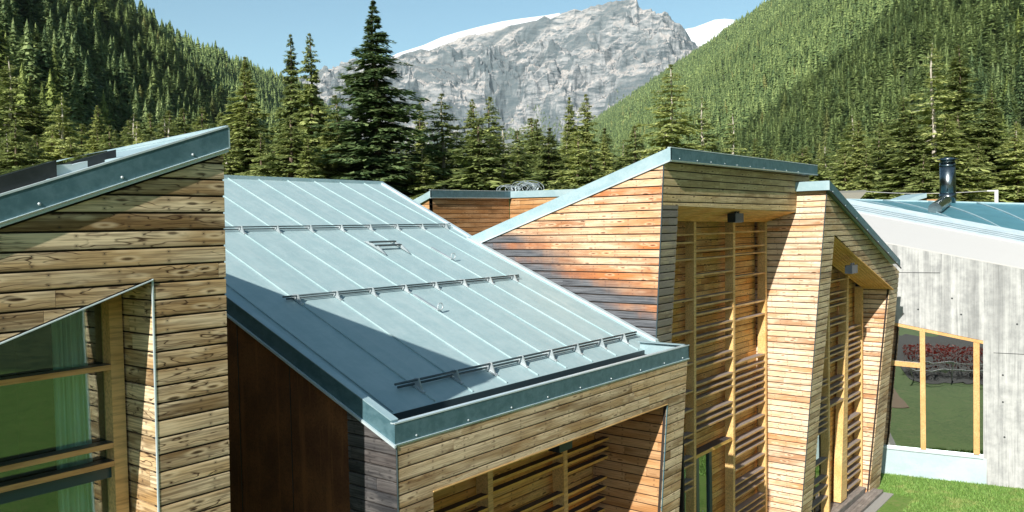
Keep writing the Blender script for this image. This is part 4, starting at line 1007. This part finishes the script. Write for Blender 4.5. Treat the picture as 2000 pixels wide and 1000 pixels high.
MB().tube([(P0.x, P0.y, z_(421)-.3), (P0.x, P0.y, z_(402)), (P0.x, P0.y, z_(397))], [20*sc, 17*sc, 14.6*sc], 24).build('flashing', M['bracket'], fl_)
for o in fl_.children:
    for p in o.data.polygons: p.use_smooth = len(p.vertices) == 4
# inclined tube on the roof, standing in for the flue's reflection
def onroof(px, py):
    for d in np.arange(37, 52, .02):
        p = at_depth(px, py, d)
        if p[0] < 39 or p[0] > 46: continue
        q = (p[0]-39)/7; z = lin(c0, c1, p[1]).z*(1-q)+lin(r0, r1, p[1]).z*q
        if p[2] <= z: return Vector((p[0], p[1], z))
    return Vector(at_depth(px, py, 41))
q0 = onroof(1846, 400)+Vector((0, 0, .16)); q1 = onroof(1826, 419)+Vector((0, 0, .12))
m = MB(); m.tube([q0, q1], [11*sc, 11*sc], 24); o = m.build('flue_reflection_pipe', M['steel'], fl_)
# ---------------------------------------------------------------- far small things behind the roofs
hp = lambda x, y, d=58: Vector(at_depth(x, y, d))
ht = empty('mountain_hut', hp(1665, 395), 'small old hut with a stone slab roof just above the teal roof', 'hut')
a, b_, c_, d_ = hp(1652, 388), hp(1676, 388), hp(1692, 371), hp(1636, 373)
m = MB(); m.hexa([a, b_, c_+(hp(1692, 371, 61)-hp(1692, 371, 58)), d_+(hp(1636, 373, 61)-hp(1636, 373, 58)), a-Vector((0, 0, .15)), b_-Vector((0, 0, .15)), c_-Vector((0, 0, .15)), d_-Vector((0, 0, .15))])
m.build('roof', concrete('stone_slabs', (.25, .24, .2), (.48, .46, .40), 0), ht)
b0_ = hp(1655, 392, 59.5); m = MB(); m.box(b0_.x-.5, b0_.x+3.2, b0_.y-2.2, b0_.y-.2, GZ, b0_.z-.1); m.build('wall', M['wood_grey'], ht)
sh = empty('shed', hp(1790, 395), 'small shed behind the teal roof showing one slanting pale metal roof edge', 'shed')
p0, p1 = hp(1760, 393, 52), hp(1810, 377, 52)
m = MB(); m.prism([p0, p1, p1-Vector((0, 0, .28)), p0-Vector((0, 0, .25))], (RN[0][2]*-3, RN[1][2]*-3, 0)); m.build('roof', M['fascia'], sh)
m = MB(); q_ = hp(1792, 398, 53); m.box(q_.x-.3, q_.x+2.2, q_.y-1.6, q_.y+.3, GZ, q_.z+.25); m.build('wall', M['wood_rear'], sh)
po = hp(1946, 398, 50); tp = hp(1947, 371, 50)
m = MB(); m.tube([(po.x, po.y, GZ), (po.x, po.y, tp.z)], .11, 10); pl = m.build('utility_pole', M['white']); tag(pl, 'slim white pole holding the cable behind the teal roof', 'pole')
arm = hp(1928, 372, 50); MB().tube([(po.x, po.y, tp.z-.05), (arm.x, arm.y, tp.z-.05)], .05, 6).build('arm', M['white'], pl)
ce = hp(1690, 374, 60); m = MB(); cpts = [Vector((arm.x, arm.y, tp.z-.05)).lerp(ce, t)-Vector((0, 0, .5*math.sin(PI*t)*.3)) for t in [i/12 for i in range(13)]]
m.tube(cpts, .02, 5); cpt = m.build('overhead_cable', M['cable']); tag(cpt, 'thin pale cable strung from the white pole to the small hut', 'cable')
# ---------------------------------------------------------------- forecourt, mostly seen as reflections in the windows
m = MB(); m.box(5.0, 22.0, 6.4, 8.0, GZ-.05, GZ+.02); o = m.build('bounce_paving', concrete('tan_bounce_paving', (.24, .15, .08), (.36, .24, .14), 0)); tag(o, kind='structure')  # added out of view to bounce warm light into soffits and recesses
m = MB(); m.box(-9, 13.9, -9, 5.2, GZ-.05, GZ+.024); o = m.build('asphalt_path', concrete('dark_asphalt', (.006, .007, .008), (.012, .013, .014), 0)); tag(o, kind='structure')
rg = empty('railing', (10, 2, GZ), 'white double-rail railing beside the dark path, seen mirrored in the concrete building window', 'railing')
for zz in (.62, 1.05): MB().tube([(13.2, -6, GZ+zz), (13.2, 5.0, GZ+zz)], .045, 8).build('rail', M['white'], rg)
for k in range(6): MB().tube([(13.2, -6+2.2*k, GZ), (13.2, -6+2.2*k, GZ+1.05)], .035, 8).build('post', M['white'], rg)
r_ = np.random.RandomState(12)
hv = []; ht_ = []
N = 5200; cx_ = r_.uniform(0, 1, N); hh = r_.rand(N)**.6
ctr = np.stack([9.6+r_.normal(0, .42, N), -6+11*cx_, GZ+1.6*hh], -1); dv = r_.normal(0, 1, (N, 3)); dv /= np.linalg.norm(dv, axis=1, keepdims=True); lv = np.cross(dv, r_.normal(0, 1, (N, 3))); lv /= np.linalg.norm(lv, axis=1, keepdims=True)
Vh = np.stack([ctr, ctr+dv*.06+lv*.04, ctr+dv*.13, ctr+dv*.06-lv*.04], 1).reshape(-1, 3)
B = NB('red_leaves'); B.out(B.ramp(B.nd('ShaderNodeAttribute', attribute_name='tone').outputs[2], [(.0, (.10, .13, .03)), (.35, (.40, .05, .03)), (1.0, (.85, .16, .11))]), .7)
hd = link('red_hedge', np_mesh('red_hedge', Vh, np.arange(len(Vh)).reshape(-1, 4), B.m, {'tone': ('POINT', np.repeat(np.clip(.25*r_.rand(N)+.75*hh, 0, 1), 4))}))
tag(hd, 'low red-leaved hedge along the dark path, seen mirrored in the concrete building window', 'hedge')

# ================================================================== FOREST
def conifer(seed, H, R, nwh, nb, ntw, tw, droop=0.35, base=0.08, power=0.85, sparse=0.0, tip=0.02):
    """needle-clump faces spread along drooping branches; returns verts, quads, tone, and branch axes"""
    r = np.random.RandomState(seed)
    zs = base+(1-base)*(np.linspace(0, 1, nwh)**0.92)
    P = []; T = []
    hb = np.repeat(zs, nb); n = len(hb)
    hb = np.clip(hb + r.uniform(-.6, .6, n)/nwh, base, 0.995)
    az = r.uniform(0, 2*PI, n)
    L = R*((1-hb)**power)*r.uniform(0.42, 1.15, n)+tip*R*.5
    # lumpy outline: some sectors longer
    L *= 0.85+0.3*np.sin(az*2+hb*9+seed)
    low = np.clip((hb-base)/0.12, 0.55, 1); L *= low
    keep = r.rand(n) > sparse; hb, az, L = hb[keep], az[keep], L[keep]; n = len(hb)
    t = r.rand(n, ntw)**0.75
    dr = droop*(1-hb)[:, None]+0.05
    rx = L[:, None]*t
    zz = hb[:, None]*H - L[:, None]*(dr*(t**1.3)) + L[:, None]*0.16*np.clip(t-0.72, 0, 1)
    d = np.stack([np.cos(az), np.sin(az)], -1)[:, None, :]; side = np.stack([-np.sin(az), np.cos(az)], -1)[:, None, :]
    off = r.uniform(-1, 1, (n, ntw))*(0.20*L[:, None]*(1-t*0.7)+0.22*tw*np.clip((1-hb[:, None])*4, 0, 1))
    P = d*rx[..., None]+side*off[..., None]
    P = np.concatenate([P, (zz+r.uniform(-.15, .15, zz.shape)*tw)[..., None]], -1).reshape(-1, 3)
    sgn = np.sign(off).reshape(-1); ang = r.uniform(0.1, 1.1, len(P))*sgn
    azr = np.repeat(az, ntw)+ang
    dirv = np.stack([np.cos(azr), np.sin(azr), r.uniform(-0.8, 0.05, len(P))], -1)
    dirv /= np.linalg.norm(dirv, axis=1, keepdims=True)
    up = np.stack([r.uniform(-.4, .4, len(P)), r.uniform(-.4, .4, len(P)), np.ones(len(P))], -1)
    lat = np.cross(dirv, up); lat /= np.linalg.norm(lat, axis=1, keepdims=True)
    s = tw*r.uniform(0.6, 1.35, len(P))*(0.16+0.84*np.clip((1-P[:, 2]/H)*3.2, 0, 1))
    s = s[:, None]
    a = P; b = P+dirv*s*0.5+lat*s*0.24; c = P+dirv*s; dd = P+dirv*s*0.5-lat*s*0.24
    b[:, 2] -= s[:, 0]*0.06; dd[:, 2] -= s[:, 0]*0.06
    V = np.stack([a, b, c, dd], 1).reshape(-1, 3)
    F = np.arange(len(V)).reshape(-1, 4)
    tone = np.repeat(np.clip(0.35*np.repeat(r.rand(n), ntw)+0.65*r.rand(len(P)), 0, 1), 4)
    return V, F, tone, (hb*H, az, L, dr[:, 0])
def trunk_mb(H, r0, branches=None, rtop=0.02, seed=0, every=3, thick=1.0):
    rnd = random.Random(seed); m = MB(); n = 12
    pts = [(math.sin(i*1.3)*.012*H*.3, math.cos(i*.9)*.012*H*.3, H*i/n) for i in range(n+1)]
    m.tube(pts, [r0*(1-i/n)**.9+rtop for i in range(n+1)], 8)
    if branches is not None:
        hb, az, L, dr = branches
        for k in range(0, len(hb), every):
            c, s_ = math.cos(az[k]), math.sin(az[k]); l = L[k]*.85
            p = [(c*l*t, s_*l*t, hb[k]-l*dr[k]*(t**1.3)) for t in (0, .5, 1)]
            m.tube(p, [.05*thick*(1-hb[k]/H)+.02, .03*thick*(1-hb[k]/H)+.012, .008], 3, cap=False)
    return m
# ---- near trees
HERO = {}
def hero(kind, seed, H, R, nwh, nb, ntw, tw, droop, power, sparse, base, barkm, leafm):
    V, F, T, br = conifer(seed, H, R, nwh, nb, ntw, tw, droop, base, power, sparse)
    crown = np_mesh('crown', V, F, M[leafm], {'tone': ('POINT', T)})
    m = trunk_mb(H, H*.011+.05, br, seed=seed, every=2 if sparse > .1 else 4)
    o = m.build('trunk', M[barkm]); tm = o.data; bpy.data.objects.remove(o)
    HERO[kind] = (H, crown, tm)
hero('a', 1, 28, 6.27, 58, 8, 46, 0.55, .42, .95, .0, .06, 'bark', 'spruce')
hero('b', 2, 26, 5.6, 53, 8, 43, 0.52, .50, 1.0, .06, .06, 'bark', 'spruce')
hero('c', 3, 24, 6.27, 47, 7, 43, 0.52, .38, .85, .18, .08, 'bark_pale', 'spruce')
hero('d', 4, 30, 7.39, 66, 8, 52, 0.56, .36, .95, .0, .04, 'bark', 'spruce_deep')
hero('e', 5, 22, 5.82, 43, 8, 43, 0.5, .45, .82, .05, .05, 'bark', 'spruce')
hero('f', 6, 26, 6.72, 47, 6, 40, 0.52, .40, .78, .34, .12, 'bark_pale', 'spruce')
hero('g', 7, 14, 4.7, 32, 8, 37, 0.43, .40, .85, .0, .02, 'bark', 'spruce')
TREES_N = [0]; WF = 1.4
def near_tree(kind, px, py, d, label, width=1.0, rot=None, cat='tree', group=None, name='spruce_tree', tint=None):
    Hh, crown, tm = HERO[kind]
    P = at_depth(px, py, d); zb = float(ground_h(P[0], P[1])); h = P[2]-zb; s = h/Hh
    TREES_N[0] += 1
    rz_ = rot if rot is not None else (TREES_N[0]*2.399) % (2*PI)
    r = bpy.data.objects.new(name, None); COL.objects.link(r); r.location = (P[0], P[1], zb); r.rotation_euler = (0, 0, rz_); r.scale = (s*width*WF, s*width*WF, s)
    tag(r, label, cat, group)
    for nm, me in (('crown', crown), ('trunk', tm)):
        o = bpy.data.objects.new(nm, me); COL.objects.link(o); o.parent = r
        if nm == 'crown' and tint:
            o.material_slots[0].link = 'OBJECT'; o.material_slots[0].material = M[tint]
    return r
NT = [
 ('b', 478, 110, 88, 'tall spruce with a fine tip beyond the raised corner of the closest roof', 1.15),
 ('b', 567, 66, 84, 'left one of the twin narrow spruces with spiky tops against the sky', .80),
 ('b', 604, 64, 82, 'right one of the twin narrow spruces with spiky tops against the sky', .85),
 ('d', 729, 0, 76, 'tallest dark green spruce, its spire reaching the top edge of the picture', 1.15),
 ('e', 655, 185, 80, 'rounded spruce filling the gap between the twin spruces and the tallest spruce', 1.1),
 ('c', 862, 182, 82, 'broad ragged spruce with a pale trunk showing, right of the tallest spruce', 1.25),
 ('b', 820, 200, 92, 'slim spruce half hidden behind the ragged pale-trunked one', 1.0),
 ('b', 922, 193, 90, 'left one of a close pair of mid-height spruces below the rocky mountain', 1.0),
 ('e', 956, 188, 88, 'right one of a close pair of mid-height spruces below the rocky mountain', 1.0),
 ('g', 1010, 255, 84, 'short dark spruce directly above the coil of wire', 1.1),
 ('e', 1048, 232, 92, 'dark spruce with a blunt tip between the wire coil and the steep forest slope', 1.0),
 ('a', 1112, 189, 90, 'left one of two slender dark spruces left of the high roof corner', .85),
 ('a', 1144, 183, 90, 'right one of two slender dark spruces left of the high roof corner', .95),
 ('b', 1180, 262, 86, 'small spruce in the row just above the rising roof edge', 1.1),
 ('g', 1240, 245, 90, 'short bushy spruce behind the peak of the high roof corner', 1.2),
 ('c', 1309, 125, 84, 'tall spruce with a bare pale trunk rising above the high roof corner', 1.05),
 ('f', 1372, 190, 86, 'open ragged spruce right of the high roof corner', 1.0),
 ('f', 1430, 222, 88, 'thin open spruce behind the middle of the high dark roof edge', 1.0),
 ('e', 1475, 270, 92, 'low spruce above the right part of the high dark roof edge', 1.1),
 ('g', 1575, 285, 92, 'low dark spruce above the end of the high roof edge', 1.1),
 ('g', 1530, 300, 96, 'small bushy spruce just behind the end of the high roof edge', 1.1),
 ('f', 1822, 84, 74, 'tall half-dead spruce with a long bare pale trunk left of the flue', 1.0),
 ('a', 1872, 88, 82, 'tall dense spruce directly behind the flue and the half-dead spruce', 1.15),
 ('e', 1765, 190, 78, 'wide dark spruce left of the half-dead pale trunk', 1.25),
 ('e', 1718, 260, 82, 'lower spruce above the small stone-roofed hut', 1.2),
 ('a', 1935, 175, 80, 'dense spruce above the white pole', 1.2),
 ('e', 1985, 240, 76, 'spruce cut by the right edge of the picture above the teal roof', 1.2),
 ('g', 1650, 300, 84, 'low spruce behind the top of the steep right roof edge', 1.3),
 ('c', 15, 110, 110, 'dark spruce at the far left edge of the picture', 1.1),
 ('b', 60, 150, 112, 'second spruce from the left edge, above the closest roof', 1.2),
 ('c', 120, 190, 100, 'ragged spruce with yellowish cones above the dark skylights', 1.1),
 ('b', 190, 205, 108, 'narrow spruce above the rear skylight', 1.0),
 ('c', 262, 222, 100, 'ragged pale-barked spruce above the middle of the closest roof', 1.1),
 ('e', 330, 215, 104, 'bushy spruce above the upper half of the closest roof', 1.1),
 ('g', 395, 210, 100, 'short spruce just left of the raised roof corner', 1.1),
 ('e', 30, 240, 88, 'low yellow-green spruce above the left end of the closest roof', 1.2),
]
for k, px, py, d, lab, wd in NT: near_tree(k, px, py, d, lab, wd)
# understorey that closes the belt behind the roofs
rnd = random.Random(8)
fill = []
for i in range(96):
    px = -30+i*21.6+rnd.uniform(-9, 9)
    if px < 500: top, dd = rnd.uniform(235, 290) - px*.08, rnd.uniform(84, 110)
    elif px < 1200: top, dd = rnd.uniform(225, 300), rnd.uniform(66, 105)
    elif px < 1650: top, dd = rnd.uniform(262, 320), rnd.uniform(86, 120)
    else: top, dd = rnd.uniform(215, 310), rnd.uniform(66, 100)
    kd = rnd.choice('egaca')
    where = 'low above the closest roof' if px < 440 else 'behind the left half of the metal roof ridge' if px < 600 else 'behind the right half of the metal roof ridge' if px < 760 else 'above the corner between the metal roof and the rear wing' if px < 850 else 'right behind the flat rear roof' if px < 1120 else 'above the rising side edge of the tallest wing' if px < 1310 else 'just behind the front roof edge of the tallest wing' if px < 1600 else 'above the falling edge of the rightmost wing' if px < 1760 else 'behind the teal roof'
    look = {'e': 'bushy round-shouldered', 'g': 'low dense', 'a': 'slender dense', 'c': 'ragged pale-trunked'}[kd]
    near_tree(kd, px, top, dd, look+' spruce '+where, rnd.uniform(1.1, 1.5), group='spruces of the tree belt behind the roofs')

# ---- trees on the slopes
def lod(seed, H, R, nwh, nb, ntw, tw, power=.85):
    V, F, T, br = conifer(seed, H, R, nwh, nb, ntw, tw, .35, .06, power, 0)
    return V, F, T
def cone_lod(seed, H, R, tiers, petals, extra=None):
    """layered skirts of drooping bough fans, one diamond face per bough"""
    r = np.random.RandomState(seed); V = []; T = []
    for k in range(tiers):
        h = .04+.96*(k/tiers)**.95; rad = R*(1-h)**.92+.12
        for p in range(petals):
            a = 2*PI*(p+r.uniform(-.35, .35))/petals+k*1.7; q = rad*r.uniform(.62, 1.2); z = h*H+r.uniform(-.3, .3)*H/tiers
            wv = q*math.sin(PI/petals)*1.15; c, s_ = math.cos(a), math.sin(a); zt = z+H/tiers*1.25+q*.25; ze = z-q*.22
            V += [(0, 0, zt), (c*q*.6-s_*wv, s_*q*.6+c*wv, z+q*.02), (c*q, s_*q, ze), (c*q*.6+s_*wv, s_*q*.6-c*wv, z+q*.02)]
            T += [r.rand()]*4
    V = np.array(V); T = np.array(T)*.8+.1
    if extra:
        v2, f2, t2 = extra; V = np.concatenate([V, v2]); T = np.concatenate([T, t2])
    return V, np.arange(len(V)).reshape(-1, 4), T
MID = [cone_lod(50+i, 18, 2.3+.3*(i % 3), 20, 10, lod(50+i, 18, 3.7+.4*(i % 3), 26, 7, 9, .85, .95)) for i in range(5)]
LO = [cone_lod(70+i, 18, 3.5+.5*(i % 2), 11, 7) for i in range(5)]
VLO = [cone_lod(90+i, 18, 4.0, 6, 5) for i in range(4)]
midm = [np_mesh('hill_conifer', V, F, M['far_forest'], {'tone': ('POINT', T)}) for V, F, T in MID]
mid_tr = []
for i in range(1):
    o = MB().tube([(0, 0, 0), (0, 0, 9), (0, 0, 17)], [.28, .16, .03], 6).build('trunk', M['bark']); mid_tr = o.data; bpy.data.objects.remove(o)
rs = np.random.RandomState(4)
def scatter(u0, u1, w0, w1, sp, jitter=.48):
    us = np.arange(u0, u1, sp); ws = np.arange(w0, w1, sp); U, W = np.meshgrid(us, ws)
    U = U+rs.uniform(-jitter, jitter, U.shape)*sp; W = W+rs.uniform(-jitter, jitter, W.shape)*sp
    U = U.ravel(); W = W.ravel(); x = U*RD[0]+W*VD[0]; y = U*RD[1]+W*VD[1]
    z = ground_h(x, y); P = np.stack([x, y, z], -1)
    px, py, d = project(P+np.array([0, 0, 9.0]))
    k = (px > -160) & (px < 2160) & (py > -160) & (py < 350) & (d > 5)
    return P[k], d[k], U[k]
parts = []
for (w0, w1, sp) in ((110, 420, 8.5), (420, 900, 9.5), (900, 2000, 12.0), (2000, 3400, 18.0)):
    parts.append(scatter(-min(480, 330+w1*.05), -84, w0, w1, sp))
for (w0, w1, sp) in ((230, 700, 7.6), (700, 1300, 8.6), (1300, 2400, 11.5), (2400, 4200, 16.0), (4200, 6400, 25.0)):
    parts.append(scatter(164, 1180, w0, w1, sp))
parts.append(scatter(-84, 164, 125, 600, 7.0)); parts.append(scatter(-480, 300, 600, 5200, 19.0))
P = np.concatenate([p[0] for p in parts]); D = np.concatenate([p[1] for p in parts]); U = np.concatenate([p[2] for p in parts])
patch = fbm(P[:, 0]/120.0+9, P[:, 1]/120.0+9, 3, 15)
gapn = fbm(P[:, 0]/45.0+9, P[:, 1]/45.0+9, 3, 19)
ok = gapn > .30; P, D, U, patch = P[ok], D[ok], U[ok], patch[ok]
hs = rs.uniform(.45, 1.5, len(P))*(1+.25*(patch-.5))*np.where(U < 0, np.where(D < 900, 1.35, 1.15), .98); hs = np.where(D > 2400, hs*1.25, hs)
order = np.argsort(D/hs); P, D, U, patch, hs = P[order], D[order], U[order], patch[order], hs[order]
print('slope trees', len(P))
nL = nR = 0; used = np.zeros(len(P), bool)
for i in range(len(P)):
    left = U[i] < 0
    if D[i] < 135: continue
    if (left and nL >= 130) or (not left and nR >= 60): continue
    if left: nL += 1
    else: nR += 1
    used[i] = True
    r = bpy.data.objects.new('slope_conifer', None); COL.objects.link(r); r.location = P[i]; r.rotation_euler = (0, 0, rs.uniform(0, 6.28)); s = hs[i]; r.scale = (s*1.1, s*1.1, s)
    tag(r, 'conifer in the dense forest on the shaded slope at the left' if left else 'conifer in the dense forest on the sunlit slope at the right', 'tree', group='conifers on the left slope' if left else 'conifers on the right slope')
    o = bpy.data.objects.new('crown', midm[i % 5]); COL.objects.link(o); o.parent = r
    o.material_slots[0].link = 'OBJECT'; o.material_slots[0].material = M['larch'] if (patch[i] > .56 and rs.rand() < .6) else M['spruce_deep']
    o = bpy.data.objects.new('trunk', mid_tr); COL.objects.link(o); o.parent = r
def merged(name, idx, tmpl, label):
    Vs = []; Fs = []; Ts = []; Rs = []; base = 0
    vari = rs.randint(0, len(tmpl), len(idx)); ang = rs.uniform(0, 2*PI, len(idx))
    tr = np.clip((patch[idx]-.5)*2.6+.5+rs.uniform(-.4, .4, len(idx)), 0, .999)
    for v in range(len(tmpl)):
        k = np.where(vari == v)[0]
        if not len(k): continue
        V, F, T = tmpl[v]; c = np.cos(ang[k])[:, None]; s = np.sin(ang[k])[:, None]; h = hs[idx[k]][:, None]
        wx = h*rs.uniform(.9, 1.75, len(k))[:, None]
        X = (V[:, 0]*c-V[:, 1]*s)*wx+P[idx[k], 0][:, None]; Y = (V[:, 0]*s+V[:, 1]*c)*wx+P[idx[k], 1][:, None]; Z = V[:, 2]*h+P[idx[k], 2][:, None]
        Vs.append(np.stack([X, Y, Z], -1).reshape(-1, 3)); n = len(V)
        Fs.append((F[None]+(np.arange(len(k))*n)[:, None, None]).reshape(-1, 4)+base); base += n*len(k)
        Ts.append(np.tile(T, len(k))); Rs.append(np.repeat(tr[k], n))
    me = np_mesh(name, np.concatenate(Vs), np.concatenate(Fs), M['far_forest'], {'tone': ('POINT', np.concatenate(Ts)), 'trand': ('POINT', np.concatenate(Rs))})
    o = link(name, me); tag(o, label, 'forest', kind='stuff'); print(name, len(me.polygons)); return o
rest = np.where(~used)[0]
lf = rest[U[rest] < 0]; rt = rest[U[rest] >= 0]
for nm, ii, lab in (('forest', lf, 'dense conifer forest covering the dark left slope'), ('forest', rt, 'dense conifer forest covering the bright green right slope')):
    a = ii[D[ii] < 750]; b = ii[(D[ii] >= 750) & (D[ii] < 1900)]; c = ii[D[ii] >= 1900]
    merged(nm, a, MID, lab+', its nearer trees'); merged(nm, b, LO, lab+', its middle distance'); merged(nm, c, VLO, lab+', its farthest trees')

PM = MTN['P']; nM = len(PM); print('mountain trees', nM)
P = np.concatenate([P, PM]); hs = np.concatenate([hs, rs.uniform(1.0, 1.9, nM)]); patch = np.concatenate([patch, rs.uniform(.35, .6, nM)])
merged('forest', np.arange(len(P)-nM, len(P)), VLO, 'scattered far conifers on the foot of the grey mountain')
# ---- grass of the lawn in view
def grass():
    r = np.random.RandomState(3); n = 26000
    s = r.rand(n); x = 30.2+5.0*r.rand(n); y = 2.0+7.2*r.rand(n)
    dx = x-34.41; k = ((x-34.41)*CN.x+(y-9.09)*CN.y > 0.02) & ~((x < 31.95) & (y > 7.3)); x, y = x[k], y[k]; n = len(x)
    h = r.uniform(.04, .10, n); a = r.uniform(0, 2*PI, n); wd = .012; lx, ly = np.cos(a)*wd, np.sin(a)*wd
    bx, by = r.uniform(-.04, .04, n), r.uniform(-.04, .04, n); z = np.full(n, GZ)
    V = np.stack([np.stack([x-lx, y-ly, z], -1), np.stack([x+lx, y+ly, z], -1), np.stack([x+bx, y+by, z+h], -1)], 1).reshape(-1, 3)
    B = NB('grass_blades'); tn = B.nd('ShaderNodeAttribute', attribute_name='tone').outputs[2]
    pn = B.noise(B.nd('ShaderNodeTexCoord').outputs['Object'], 1.6, 3, .6)
    B.out(B.mix(B.math('MULTIPLY', B.smooth(pn, .5, .68), .6), B.mix(tn, (.08, .19, .025), (.22, .35, .08)), (.34, .34, .12)), .7)
    me = np_mesh('grass', V, np.arange(len(V)).reshape(-1, 3), B.m, {'tone': ('POINT', np.repeat(r.rand(n), 3))})
    tag(link('grass', me), 'short bright green lawn grass at the foot of the concrete wall', 'grass', kind='stuff')
grass()

# ================================================================== HAZE
B = NB('mountain_air'); B.t.links.remove(B.n['Material Output'].inputs[0].links[0])
pv = B.nd('ShaderNodeVolumePrincipled', {'Color': (0.82, 0.93, 0.97, 1), 'Density': 2.2e-5, 'Anisotropy': 0.2})
B.t.links.new(pv.outputs[0], B.n['Material Output'].inputs[1]); B.n.remove(B.b)
m = MB(); m.box(-17000, 17000, -17000, 17000, -160, 2600); hz = m.build('haze', B.m); tag(hz, 'thin pale mountain air', kind='stuff')
